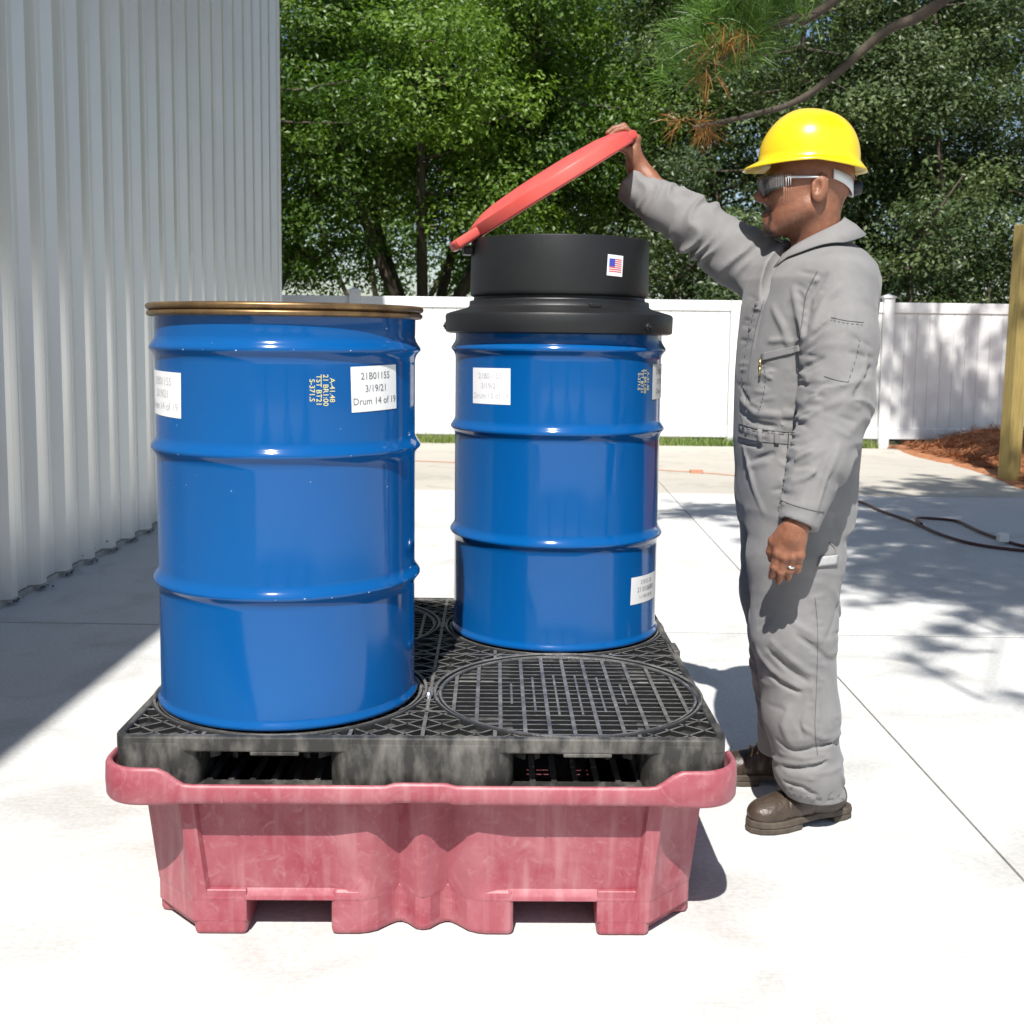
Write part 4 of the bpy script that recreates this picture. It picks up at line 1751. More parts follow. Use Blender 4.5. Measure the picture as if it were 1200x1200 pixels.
_l.new(_b2.outputs[0], _b1.inputs['Normal'])
M_SEAM = mat('grey_seam_thread', (.115, .114, .118), .9)
M_BRASS = mat('brass_zip', (.55, .42, .16), .3, metal=.9)
M_SILVER = mat('silver_ring', (.85, .84, .82), .2, metal=1.0)
M_WPLAS = mat('white_plastic', (.75, .76, .76), .4)
M_NAIL = mat('finger_nail', (.42, .24, .17), .3)

person = empty('person', (.83, 2.95, 0), 'worker in grey coveralls and yellow hard hat lifting the red lid beside the pallet', 'person')
V, Q = grow(skin_sdf, (.22, 2.50, .50), (1.12, 3.36, 1.95), .0032)
me = npmesh('body', V, Q, M_SKIN)
# moustache and short beard, soft edged
fq = (V - A3(HC)) @ HF
s_ = np.abs(fq[:, 1])


def soft(x, a, b):
    return np.clip((x - a) / (b - a), 0, 1)


_jit = .35 * np.sin(fq @ A3((900, 700, 1100))) * np.sin(fq @ A3((-500, 1200, 640)))
mous = soft(fq[:, 0], .084, .094) * soft(-s_, -.036, -.026) * soft(-fq[:, 2], .034, .042) * soft(fq[:, 2], -.062, -.054)
goat = soft(fq[:, 0], .066, .084) * soft(-s_, -.036, -.020) * soft(-fq[:, 2], .076, .086)
link_ = soft(fq[:, 0], .082, .092) * soft(s_, .018, .024) * soft(-s_, -.036, -.028) * soft(-fq[:, 2], .044, .05)
jawl = .35 * soft(-fq[:, 2], .045, .085) * soft(fq[:, 0], -.01, .04)
brow = soft(fq[:, 0], .07, .08) * soft(s_, .010, .015) * soft(-s_, -.048, -.04) * soft(-np.abs(fq[:, 2] - .036), -.007, -.003)
bv = np.where(fq[:, 2] < -.13, 0, np.maximum.reduce([mous, goat, link_, jawl, brow]) * (1 + _jit))
bv[np.linalg.norm(V - A3(HC), axis=1) > .2] = 0
at2 = me.attributes.new('beard', 'FLOAT', 'POINT')
at2.data.foreach_set('value', np.clip(bv, 0, 1).astype(np.float32))
body = link('body', me, M_SKIN, person)

Vs, Qs = grow(suit_sdf, (.26, 2.52, .05), (1.14, 3.36, 1.80), .0042)
# relax the cloth a touch
me = npmesh('coverall', Vs, Qs, M_SUIT)
suit = link('coverall', me, M_SUIT, person)
sm = suit.modifiers.new('settle', 'SMOOTH')
sm.factor = .5
sm.iterations = 1
BV = BVHTree.FromPolygons([Vector(v) for v in Vs.tolist()], Qs.tolist())


def touch(px, py, lift=.0012):
    o = Vector((0, 0, CAM_H))
    e = (at(px, py, 3.0) - o).normalized()
    h, nrm, i, dist = BV.ray_cast(o, e)
    if h is None:
        return None
    nn, cnt = Vector((0, 0, 0)), 0
    for hh, n2, ii, d2 in BV.find_nearest_range(h, .012):
        nn += n2
    nn = nn.normalized() if nn.length > 0 else nrm
    if nn.dot(e) > 0:
        nn = -nn
    return h + nn * lift


def seam(pts, r=.0012, name='seam', m=None, n=8, parent=None, stitch=False):
    P = spline([(q[0], q[1], 0) for q in pts], n)
    W = [touch(q.x, q.y, .0008) for q in P]
    W = [w for w in W if w is not None]
    if len(W) < 2:
        return None
    mb = MB()
    if stitch:
        for i in range(0, len(W) - 1, 2):
            mb.tube([W[i], W[i + 1]], r, 5)
    else:
        mb.tube(W, r, 6)
    return mb.build(name, m or M_SEAM, parent or suit)


def cloth_patch(corners, name, m, lift=.0025, n=10, k=8, thick=.0025, parent=None):
    a, b, c, d = [Vector((q[0], q[1], 0)) for q in corners]
    vs = []
    for j in range(k + 1):
        for i in range(n + 1):
            p = a.lerp(b, i / n).lerp(d.lerp(c, i / n), j / k)
            w = touch(p.x, p.y, lift)
            vs.append(w if w is not None else vs[-1])
    mb = MB()
    mb.add(vs, [(j * (n + 1) + i, (j + 1) * (n + 1) + i, (j + 1) * (n + 1) + i + 1, j * (n + 1) + i + 1) for j in range(k) for i in range(n)], True)
    return mb.build(name, m, parent or suit, solid=thick)


# sewn details on the side that shows
cloth_patch([(893, 414), (937, 404), (938, 412), (893, 423)], 'pocket_welt', M_SUIT, .003)
seam([(893, 418), (915, 412), (937, 408)], .0022, 'pocket_zip', M_BRASS, 5)
seam([(895, 425), (897, 445), (893, 470), (888, 485)], .0011, 'pocket_seam', stitch=True)
seam([(866, 496), (890, 503), (932, 507)], .0012, 'waist_seam')
seam([(865, 511), (890, 517), (931, 521)], .0012, 'waist_seam')
seam([(866, 499), (890, 506), (932, 510)], .0009, 'waist_seam', stitch=True)
cloth_patch([(889, 503), (894, 504), (894, 519), (889, 518)], 'belt_loop', M_SUIT, .004, 3, 5)
cloth_patch([(908, 506), (913, 506), (913, 521), (908, 520)], 'belt_loop', M_SUIT, .004, 3, 5)
seam([(958, 318), (945, 345), (940, 378), (936, 400)], .0014, 'armhole_seam')
seam([(974, 372), (992, 376), (1012, 378)], .0010, 'sleeve_pocket_seam')
seam([(974, 375), (992, 379), (1012, 381)], .0009, 'sleeve_pocket_seam', stitch=True)
seam([(966, 441), (982, 446), (994, 448)], .0010, 'sleeve_pocket_seam')
seam([(994, 448), (1003, 420), (1008, 396)], .0009, 'sleeve_pocket_seam', stitch=True)
seam([(915, 586), (930, 592), (952, 598), (966, 600)], .0009, 'cuff_seam')
seam([(922, 535), (920, 560), (915, 582), (912, 600)], .0011, 'pocket_seam', stitch=True)
seam([(955, 700), (958, 740), (957, 800), (955, 850), (958, 885)], .0008, 'leg_seam', n=12)
seam([(895, 352), (886, 385), (878, 430), (874, 480)], .0010, 'front_placket', n=10)
seam([(888, 350), (878, 390), (870, 440), (868, 490)], .0010, 'front_placket', stitch=True, n=12)
seam([(920, 925), (945, 934), (992, 936)], .0010, 'hem_seam', stitch=True)
cloth_patch([(961, 652), (981, 650), (980, 661), (957, 664)], 'tool_loop_tag', mat('pale_tag', (.42, .42, .42), .7, var=.2, vscale=200), .004, 6, 4)
seam([(972, 636), (978, 642), (980, 651)], .0022, 'tool_loop', M_SUIT, 6)
# zip pull on the chest
w0, w1 = touch(893, 421, .006), touch(892, 440, .006)
mb = MB()
mb.tube([w0, w0.lerp(w1, .45)], [.0042, .0032], 8)
mb.tube([w0.lerp(w1, .4), w1], [.002, .003], 8)
mb.build('zip_pull', M_BRASS, suit)
for (bx, by) in ((887, 357), (880, 385)):
    w = touch(bx, by, .002)
    mb = MB()
    mb.lathe([(0, .002), (.005, .0018), (.0058, 0), (.0058, -.002)], 16, (0, 0, 0), M=Matrix.Translation(w) @ Vector((-.6, -.8, .1)).to_track_quat('Z', 'Y').to_matrix().to_4x4())
    mb.build('snap_button', M_SEAM, suit)

# collar: stand and fall around the neck, open at the throat
NB = A3(at(951, 286, 2.935))
vs = []
ncol = 40
rows = 6
for i in range(ncol + 1):
    a = -2.35 + 4.7 * i / ncol                           # 0 is the nape, +-pi the throat
    dirv = -HF[:, 0] * math.cos(a) + HF[:, 1] * math.sin(a)
    dirv = dirv / np.linalg.norm(dirv)
    fr = abs(a) / 2.35
    rad = .069 + .006 * fr
    ztop = .058 - .082 * fr ** 1.3
    cx = NB + HF[:, 0] * (.010 * fr - .006)
    for rr, dz in ((rad - .001, ztop - .035), (rad, ztop - .004), (rad + .004, ztop), (rad + .009, ztop - .004), (rad + .032 + .004 * fr, ztop - .018), (rad + .056 + .016 * fr, ztop - .042 - .014 * max(0, fr - .8) * 5)):
        p = cx + dirv * rr
        z = NB[2] + dz + .010
        if rr > rad + .006:                                  # the fall lies just clear of the shoulder
            hit = BV.ray_cast(Vector((p[0], p[1], NB[2] + .12)), Vector((0, 0, -1)))[0]
            if hit is not None:
                z = max(z, hit.z + (.007 if rr < rad + .05 else .010))
        vs.append((p[0], p[1], z))
mb = MB()
mb.add(vs, [(i * rows + k, (i + 1) * rows + k, (i + 1) * rows + k + 1, i * rows + k + 1) for i in range(ncol) for k in range(rows - 1)], True)
mb.build('collar', M_SUIT, suit, solid=.003)

# wedding band
mid_ = A3(l_f[2][0]) * .35 + A3(l_f[2][1]) * .65
ax = Vector(l_f[2][1] - l_f[2][0])
mb = MB()
mb.lathe([(.0098, -.003), (.0112, -.0026), (.0116, 0), (.0112, .0026), (.0098, .003), (.0098, -.003)], 28, (0, 0, 0), M=Matrix.Translation(mid_) @ ax.to_track_quat('Z', 'Y').to_matrix().to_4x4())
mb.build('finger_ring', M_SILVER, person)

# ---- boots
M_LEATH = mat('dusty_brown_leather', (.034, .022, .015), .42, spec=.5, col2=(.070, .049, .036), vscale=12, bump=.25, bscale=90, contrast=(.38, .7))
M_SOLE = mat('brown_rubber_sole', (.045, .034, .025), .75, col2=(.095, .075, .056), vscale=30)
M_LACE = mat('boot_lace', (.40, .27, .12), .7)


def boot(heel, toe, seed):
    heel, toe = Vector((*heel, 0)), Vector((*toe, 0))
    dx_ = (toe - heel)
    L = dx_.length
    dx_.normalize()
    side = Vector((0, 0, 1)).cross(dx_)
    B = np.stack([A3(dx_), A3(side), A3((0, 0, 1))], 1)
    o = A3(heel)

    def fn(p):
        q = (p - o) @ B
        q[:, 0] *= .29 / L
        d = ell(q, (.232, 0, .046), (.064, .047, .036))
        d = smin(d, ell(q, (.165, 0, .056), (.08, .045, .040)), .02)
        d = smin(d, ell(q, (.065, 0, .055), (.065, .041, .055)), .03)
        d = smin(d, rc(q, (.13, 0, .085), (.085, 0, .13), .043, .046), .03)
        d = smin(d, rc(q, (.080, 0, .10), (.085, 0, .15), .044, .043), .03)
        # toe-cap seam, quarter seam, tongue gap
        d += .0022 * np.exp(-((q[:, 0] - .205 + .35 * np.maximum(0, q[:, 2] - .06)) / .0035) ** 2)
        d += .002 * np.exp(-((q[:, 0] - .125 - .3 * (q[:, 2] - .05)) / .0035) ** 2) * (q[:, 2] < .11)
        d += .0012 * np.sin(q[:, 0] * 170 + 3 * np.sin(q[:, 1] * 40 + seed)) * np.exp(-((q[:, 0] - .17) / .03) ** 2)
        return smax(d, .022 - q[:, 2], .006)
    lo = np.minimum(A3(heel), A3(toe)) - .1
    hi = np.maximum(A3(heel), A3(toe)) + .1
    lo[2], hi[2] = .0, .2
    V, Q = grow(fn, lo, hi, .003, 6)
    bo = link('boot', npmesh('boot', V, Q, M_LEATH), M_LEATH, person)
    # sole with welt, arch and heel block
    out = [(.0, -.030), (.02, -.037), (.06, -.038), (.11, -.036), (.16, -.043), (.21, -.050), (.25, -.047), (.28, -.034), (.298, -.012), (.298, .012), (.28, .034), (.25, .047), (.21, .050), (.16, .043), (.11, .036), (.06, .038), (.02, .037), (.0, .030), (-.010, .014), (-.010, -.014)]
    M = Matrix.Translation(heel) @ Matrix(((dx_.x, side.x, 0, 0), (dx_.y, side.y, 0, 0), (0, 0, 1, 0), (0, 0, 0, 1)))
    sc = L / .29
    mb = MB()
    mb.prism([(x * sc, y) for x, y in out], .016, .034, M)
    mb.prism([(x * sc, y * .97) for x, y in out if x > .118], .0, .0165, M)
    mb.prism([(x * sc, y * .97) for x, y in out if x < .09], .0, .0165, M)
    mb.build('sole', M_SOLE, bo, bevel=.004, bseg=2)
    mb = MB()
    for k in range(4):
        u = .186 - .017 * k
        z = .099 + .0075 * k
        mb.tube([M @ Vector((u * sc, -.032, z - .016)), M @ Vector(((u - .004) * sc, -.014, z + .001)), M @ Vector(((u - .008) * sc, .014, z + .003)), M @ Vector((u * sc, .032, z - .014))], .0028, 6)
    mb.build('laces', M_LACE, bo)
    return bo


boot((.950, 2.922), (.672, 2.812), 1)
boot((.925, 3.135), (.640, 3.155), 2)

# ---- hard hat
M_HAT = mat('yellow_shell', (.80, .56, .010), .22, spec=.5, coat=.25)
M_HATIN = mat('hat_inside', (.55, .40, .02), .6)
HT = hp(.0, 0, .068)                                     # brim plane through here
tiltv = HF.copy()
ang = R(1.5)
fx = HF[:, 0] * math.cos(ang) + HF[:, 2] * math.sin(ang)
uz = -HF[:, 0] * math.sin(ang) + HF[:, 2] * math.cos(ang)
HM = np.stack([fx, HF[:, 1], uz], 1)


def hatp(f, s, u):
    return HT + HM @ A3((f, s, u))


vs = []
na, nr = 72, 26
for i in range(na):
    a = 2 * PI * i / na
    ca, sa = math.cos(a), math.sin(a)
    for k in range(nr):
        t = k / (nr - 1)
        if t < .76:                                       # dome
            b = (t / .76) * PI / 2
            e = math.sin(b) ** .92
            rf, rs = (.126 if ca > 0 else .124), .104
            x, y = rf * e * ca, rs * e * sa
            z = .122 * math.cos(b) ** .82 + .004
            z += .006 * math.exp(-(y / .022) ** 2) * math.exp(-((x - .02) / .075) ** 2)       # crown ridge
            z -= .012 * max(0, ca) ** 4 * math.sin(b) ** 3 * math.cos(b) * 2                   # flatter brow
        else:                                             # brim
            u = (t - .76) / .24
            ext = .010 + .031 * max(0, ca) ** 2.2 + .008 * max(0, -ca) ** 2
            rf, rs = (.126 if ca > 0 else .124), .104
            x, y = (rf + ext * u) * ca, (rs + ext * u * .9) * sa
            z = .004 - .010 * u - .010 * u * max(0, ca) ** 2 - .014 * (abs(sa) ** 2) * 0 - .010 * max(0, -ca) * u
            if u > .9:
                z -= .003
        z -= .016 * max(0, -ca) * max(0, t - .3)
        vs.append(hatp(x, y, z))
mb = MB()
mb.add(vs, [(i * nr + k, i * nr + k + 1, ((i + 1) % na) * nr + k + 1, ((i + 1) % na) * nr + k) for i in range(na) for k in range(nr - 1)], True)
hat = mb.build('hard_hat', M_HAT, person, solid=.003)
# suspension band and ratchet
mb = MB()
vs = []
for i in range(41):
    a = PI * .64 + PI * .72 * i / 40
    w = .012 + .010 * math.exp(-((a - PI) / .5) ** 2)
    dn = -.034 - .034 * (.5 - .5 * math.cos(2 * (a - PI / 2))) ** .5 * (1 if PI / 2 < a < 1.5 * PI else 0) * abs(math.cos(a))
    for dz in (w, -w):
        vs.append(hatp(.108 * math.cos(a), .0855 * math.sin(a), dn + dz))
mb.add(vs, [(2 * i, 2 * i + 2, 2 * i + 3, 2 * i + 1) for i in range(40)], True)
mb.build('suspension_band', M_WPLAS, hat, solid=.003)
mb = MB()
c_ = hatp(-.116, 0, -.066)
mb.lathe([(0, .014), (.016, .014), (.019, .011), (.020, 0), (.020, -.012), (0, -.012)], 20, (0, 0, 0), M=Matrix.Translation(c_) @ Vector(-HM[:, 0]).to_track_quat('Z', 'Y').to_matrix().to_4x4())
mb.build('ratchet_knob', mat('black_knob', (.012, .013, .018), .35), hat, bevel=.001)

# ---- safety glasses
M_CLEAR = bpy.data.materials.new('clear_polycarbonate')
M_CLEAR.use_nodes = True
n_, l_ = nt(M_CLEAR)
for q in list(n_):
    if q.type == 'BSDF_PRINCIPLED':
        n_.remove(q)
tr_, gl_, fr_, mx_ = n_.new('ShaderNodeBsdfTransparent'), n_.new('ShaderNodeBsdfGlossy'), n_.new('ShaderNodeFresnel'), n_.new('ShaderNodeMixShader')
tr_.inputs[0].default_value = (.93, .95, .96, 1)
gl_.inputs['Roughness'].default_value = .06
fr_.inputs['IOR'].default_value = 1.55
l_.new(fr_.outputs[0], mx_.inputs[0])
l_.new(tr_.outputs[0], mx_.inputs[1])
l_.new(gl_.outputs[0], mx_.inputs[2])
hz_, m2_ = n_.new('ShaderNodeBsdfDiffuse'), n_.new('ShaderNodeMixShader')
hz_.inputs[0].default_value = (.85, .87, .88, 1)
m2_.inputs[0].default_value = .07
l_.new(mx_.outputs[0], m2_.inputs[1])
l_.new(hz_.outputs[0], m2_.inputs[2])
l_.new(m2_.outputs[0], n_['Material Output'].inputs[0])
mb = MB()
vs = []
ng = 44
for i in range(ng + 1):
    a = -1.42 + 2.84 * i / ng
    x = .060 + .072 * math.cos(a) ** .8 if abs(a) < 1.5 else .06
    y = .078 * math.sin(a)
    fr = abs(a) / 1.42
    top = .036 - .006 * fr
    bot = -.016 + .020 * fr ** 2
    if abs(a) < .12:
        bot = .006
    for k in range(5):
        vs.append(hp(x - .010 * (k / 4) * (1 - fr), y, top + (bot - top) * k / 4))
mb.add(vs, [(i * 5 + k, i * 5 + k + 1, (i + 1) * 5 + k + 1, (i + 1) * 5 + k) for i in range(ng) for k in range(4)], True)
gl = mb.build('safety_glasses', M_CLEAR, person, solid=.0022)
M_FROST = mat('frosted_clear', (.75, .77, .78), .3, spec=.6)
for s in (-1, 1):
    mb = MB()
    mb.tube([hp(.068, s * .0775, .024), hp(.03, s * .082, .022), hp(-.005, s * .085, .020), hp(-.03, s * .082, .012)], [.0035, .003, .0028, .0022], 6)
    for k in range(7):                                    # ribs of the side shield
        f_ = .060 + .0055 * k
        yy_ = s * (.0795 - .0009 * k * k * .35)
        mb.tube([hp(f_, yy_, .030), hp(f_, yy_, .004 - .0012 * k)], .0009, 5)
    mb.build('side_shield', M_FROST, gl)

# ================================================================== trees
def leaf_material(name, c1, c2, trans=.35):
    m = bpy.data.materials.new(name)
    m.use_nodes = True
    n, l = nt(m)
    b = n['Principled BSDF']
    at_ = n.new('ShaderNodeAttribute')
    at_.attribute_name = 'tint'
    rp = n.new('ShaderNodeValToRGB')
    rp.color_ramp.elements[0].color = (*c1, 1)
    rp.color_ramp.elements[1].color = (*c2, 1)
    l.new(at_.outputs['Fac'], rp.inputs[0])
    l.new(rp.outputs[0], b.inputs['Base Color'])
    b.inputs['Roughness'].default_value = .42
    b.inputs['Specular IOR Level'].default_value = .5
    tr = n.new('ShaderNodeBsdfTranslucent')
    hs = n.new('ShaderNodeHueSaturation')
    hs.inputs['Value'].default_value = 1.5
    hs.inputs['Saturation'].default_value = 1.1
    l.new(rp.outputs[0], hs.inputs['Color'])
    l.new(hs.outputs[0], tr.inputs[0])
    mx = n.new('ShaderNodeMixShader')
    mx.inputs[0].default_value = trans
    l.new(b.outputs[0], mx.inputs[1])
    l.new(tr.outputs[0], mx.inputs[2])
    l.new(mx.outputs[0], n['Material Output'].inputs[0])
    return m


def leaves_mesh(name, P, size, rg, m, tint=None, up=.4, aspect=.5, out=None):
    n = len(P)
    nrm = rg.normal(0, 1, (n, 3))
    if out is not None:                                  # leaves face out of their clump
        nrm = nrm * .55 + out * 1.1
    nrm[:, 2] += up * 2
    nrm /= np.linalg.norm(nrm, axis=1, keepdims=True)
    t = rg.normal(0, 1, (n, 3))
    t -= nrm * (t * nrm).sum(1, keepdims=True)
    t /= np.linalg.norm(t, axis=1, keepdims=True) + 1e-9
    s = np.cross(nrm, t)
    L = (size * (.6 + .8 * rg.random(n)))[:, None]
    W = L * aspect
    V = np.empty((n, 4, 3))
    V[:, 0] = P - t * L * .5
    V[:, 1] = P + s * W * .5 + nrm * W * .12
    V[:, 2] = P + t * L * .5
    V[:, 3] = P - s * W * .5 + nrm * W * .12
    me = npmesh(name, V.reshape(-1, 3), np.arange(4 * n).reshape(-1, 4), m, False)
    a = me.attributes.new('tint', 'FLOAT', 'FACE')
    tv = rg.random(n) if tint is None else np.clip(tint + rg.normal(0, .18, n), 0, 1)
    a.data.foreach_set('value', tv.astype(np.float32))
    return me


M_BARK = mat('grey_bark', (.10, .08, .06), .95, col2=(.05, .04, .03), vscale=12, stretch=(1, 1, .3), bump=1.0, bscale=25)
M_OAK = leaf_material('oak_leaves', (.045, .10, .016), (.20, .32, .045), .4)
M_OAK2 = leaf_material('dusky_leaves', (.032, .06, .02), (.13, .18, .06), .3)
M_LIME = leaf_material('light_leaves', (.09, .17, .03), (.22, .33, .07), .45)


def broad_tree(name, base, height, rad, crown_z, label, m, seed, n_clump=60, per=420, leaf=.085, clump_r=.75, forks=4, trunk_r=.22, flat=.62, view=True):
    rg = np.random.default_rng(seed)
    base = Vector(base)
    root = empty(name, base, label, 'tree', 'trees beyond the fence')
    tb = MB()
    # trunk to the fork, then limbs that wander into the crown
    fork_h = crown_z * .55
    lean = Vector((rg.normal(0, .12), rg.normal(0, .12), 0))
    fk = base + Vector((0, 0, fork_h)) + lean
    tb.tube(spline([base + Vector((0, 0, -.2)), base + Vector((lean.x * .2, lean.y * .2, fork_h * .5)), fk], 5), [trunk_r * (1.25 - .35 * i / 10) for i in range(11)], 10)
    cz = (height + crown_z) / 2
    cen = base + Vector((0, 0, cz))
    rz = (height - crown_z) / 2
    # clump centres fill an uneven ellipsoid
    C = []
    while len(C) < n_clump:
        d = rg.normal(0, 1, 3)
        d /= np.linalg.norm(d)
        r = rg.random() ** .42
        wob = 1 + .22 * math.sin(3 * d[0] + seed) * math.cos(4 * d[1] + seed * 2) + .1 * rg.normal()
        p = np.array([d[0] * rad * r * wob, d[1] * rad * r * wob, d[2] * rz * r * wob])
        C.append(p + np.array(cen))
    C = np.array(C)
    limbs = []
    for k in range(forks):
        a = 2 * PI * (k + .3 * rg.random()) / forks + seed
        e = cen + Vector((math.cos(a) * rad * .55, math.sin(a) * rad * .55, rz * (.1 + .4 * rg.random())))
        mid = fk.lerp(e, .5) + Vector((math.cos(a) * .3, math.sin(a) * .3, -.15))
        pts = spline([fk + Vector((0, 0, -.15)), mid, e], 6)
        r0 = trunk_r * (.55 + .2 * rg.random())
        tb.tube(pts, [r0 * (1 - .8 * i / (len(pts) - 1)) for i in range(len(pts))], 8)
        limbs.append(pts)
    allp = [p for l_ in limbs for p in l_[3:]]
    for i in range(0, n_clump):
        c = Vector(C[i])
        q = min(allp, key=lambda p: (p - c).length)
        if (q - c).length < .3:
            continue
        mid = q.lerp(c, .5) + Vector(rg.normal(0, .12, 3))
        tb.tube([q, mid, c], [.03, .018, .008], 5)
    tb.build('trunk', M_BARK, root)
    P, T, O = [], [], []
    for i in range(n_clump):
        k = int(per * (.6 + .8 * rg.random()))
        d = rg.normal(0, 1, (k, 3))
        d /= np.linalg.norm(d, axis=1, keepdims=True)
        rr = clump_r * (.7 + .6 * rg.random()) * rg.random((k, 1)) ** .34
        s = np.array([1.15, 1.15, flat])
        # a clump is itself a handful of sprays
        sub = rg.normal(0, .5, (7, 3)) * clump_r * s
        p = C[i] + d * rr * s * .58 + sub[rg.integers(0, 7, k)]
        P.append(p)
        dd_ = (p - C[i]) / clump_r
        O.append(d * .55 + dd_ * .55)
        T.append(np.full(k, .48 + .24 * rg.normal()))
    P = np.concatenate(P)
    T = np.concatenate(T)
    O = np.concatenate(O)
    keep = P[:, 2] > base.z + crown_z * .62
    me = leaves_mesh('crown', P[keep], leaf, rg, m, T[keep], out=O[keep])
    link('crown', me, m, root)
    return root


broad_tree('oak_tree', (-4.2, 17.6, -.16), 8.6, 3.3, 1.6, 'bright green oak nearest the steel building, leafy down to the fence', M_OAK, 3, 150, 860, .075, .70, trunk_r=.15)
broad_tree('oak_tree', (-1.15, 17.9, -.16), 8.8, 3.2, 2.1, 'spreading oak whose forked trunk shows above the fence left of the red lid', M_OAK, 11, 155, 860, .075, .70, forks=5, trunk_r=.17)
broad_tree('oak_tree', (1.6, 20.2, -.16), 9.6, 3.2, 2.2, 'tall oak rising behind the red lid and the raised arm', M_OAK, 21, 130, 800, .08, .76, trunk_r=.16)
broad_tree('dense_tree', (4.6, 18.2, -.16), 8.8, 3.0, 1.5, 'dusky small-leaved tree behind the yellow hard hat', M_OAK2, 31, 145, 800, .07, .70, trunk_r=.15)
broad_tree('dense_tree', (7.6, 17.5, -.16), 8.4, 2.9, 1.3, 'dark dense tree behind the timber post at the right edge', M_OAK2, 41, 145, 800, .07, .68, trunk_r=.15)
broad_tree('oak_tree', (-7.6, 20.5, -.16), 8.8, 3.2, 2.0, 'oak mostly hidden behind the corner of the steel building', M_OAK, 51, 50, 300, .11, .8)
broad_tree('far_tree', (-2.5, 27.5, -.16), 9.5, 4.0, 1.2, 'far light green tree seen under the canopy of the left oaks', M_LIME, 61, 80, 420, .12, 1.0, trunk_r=.14)
broad_tree('far_tree', (3.6, 28.0, -.16), 9.0, 4.2, 1.4, 'far tree closing the gap behind the middle oak', M_OAK2, 71, 85, 420, .12, 1.0, trunk_r=.14)
broad_tree('far_tree', (9.8, 27.0, -.16), 9.5, 4.2, 1.2, 'far tree closing the gap at the right behind the dark trees', M_OAK2, 81, 85, 420, .12, 1.0, trunk_r=.14)
# bushes that close the view just above the fence on the right
broad_tree('tall_shrub', (3.2, 16.2, -.16), 3.4, 1.3, .5, 'leafy shrub rising just above the fence behind the raised arm', M_OAK2, 91, 30, 420, .075, .5, trunk_r=.07)
broad_tree('tall_shrub', (6.0, 15.9, -.16), 3.6, 1.5, .5, 'leafy shrub rising above the fence right of the worker', M_OAK2, 95, 34, 420, .075, .5, trunk_r=.07)

# ------------------------------------------------------------------ pine that overhangs from the right and dapples the slabs
M_NEEDLE = leaf_material('pine_needles', (.05, .12, .02), (.16, .27, .05), .3)
M_DEADN = leaf_material('dead_needles', (.22, .10, .03), (.42, .22, .07), .3)


def needle_tufts(name, C, D, n_per, length, rg, m, parent):
    """sprays of long needles around twig ends C pointing along D"""
    k = len(C)
    n = k * n_per
    c = np.repeat(C, n_per, 0) + rg.normal(0, .02, (n, 3))
    d = np.repeat(D, n_per, 0) + rg.normal(0, .55, (n, 3))
    d /= np.linalg.norm(d, axis=1, keepdims=True)
    s = np.cross(d, rg.normal(0, 1, (n, 3)))
    s /= np.linalg.norm(s, axis=1, keepdims=True)
    L = (length * (.6 + .5 * rg.random(n)))[:, None]
    w = .003
    tip = c + d * L
    tip[:, 2] -= .18 * L[:, 0]
    mid = c + d * L * .55
    V = np.empty((n, 4, 3))
    V[:, 0] = c - s * w * .5
    V[:, 1] = mid + s * w
    V[:, 2] = tip
    V[:, 3] = mid - s * w
    me = npmesh(name, V.reshape(-1, 3), np.arange(4 * n).reshape(-1, 4), m, False)
    a = me.attributes.new('tint', 'FLOAT', 'FACE')
    a.data.foreach_set('value', rg.random(n).astype(np.float32))
    return link(name, me, m, parent)


rgp = np.random.default_rng(5)
pine = empty('pine_tree', (4.5, 4.4, -.03), 'overhanging pine whose drooping branch and needle tufts hang above the hard hat', 'tree')
TR = Vector((4.5, 4.4, 0))
tb = MB()
tb.tube(spline([TR + Vector((0, 0, -.1)), TR + Vector((.05, 0, 3)), TR + Vector((.0, .1, 6)), TR + Vector((.1, .1, 9.5))], 6), [.2 - .009 * i for i in range(19)], 12)
tb.build('trunk', M_BARK, pine)
tips, dirs = [], []


def branch(pts, r0, twigs, droop=.0, spread=.5, br=None):
    b = br or MB()
    p = spline(pts, 8)
    b.tube(p, [r0 * (1 - .75 * i / (len(p) - 1)) for i in range(len(p))], 7)
    for i in range(twigs):
        q = p[int(len(p) * (.3 + .68 * (i + rgp.random()) / twigs)) if twigs else 0] if i < twigs else p[-1]
        d = Vector(rgp.normal(0, 1, 3))
        d.z = d.z * .5 + .1
        d = d.normalized() * (spread * (.5 + .7 * rgp.random()))
        e = q + d
        b.tube([q, q.lerp(e, .5) + Vector((0, 0, -.03)), e], [.012, .009, .006], 5)
        for f in (.6, 1.0):
            tips.append(np.array(q.lerp(e, f)))
            dirs.append(np.array(d.normalized()) + np.array([0, 0, .35]))
    if br is None:
        b.build('branch', M_BARK, pine)
    return p


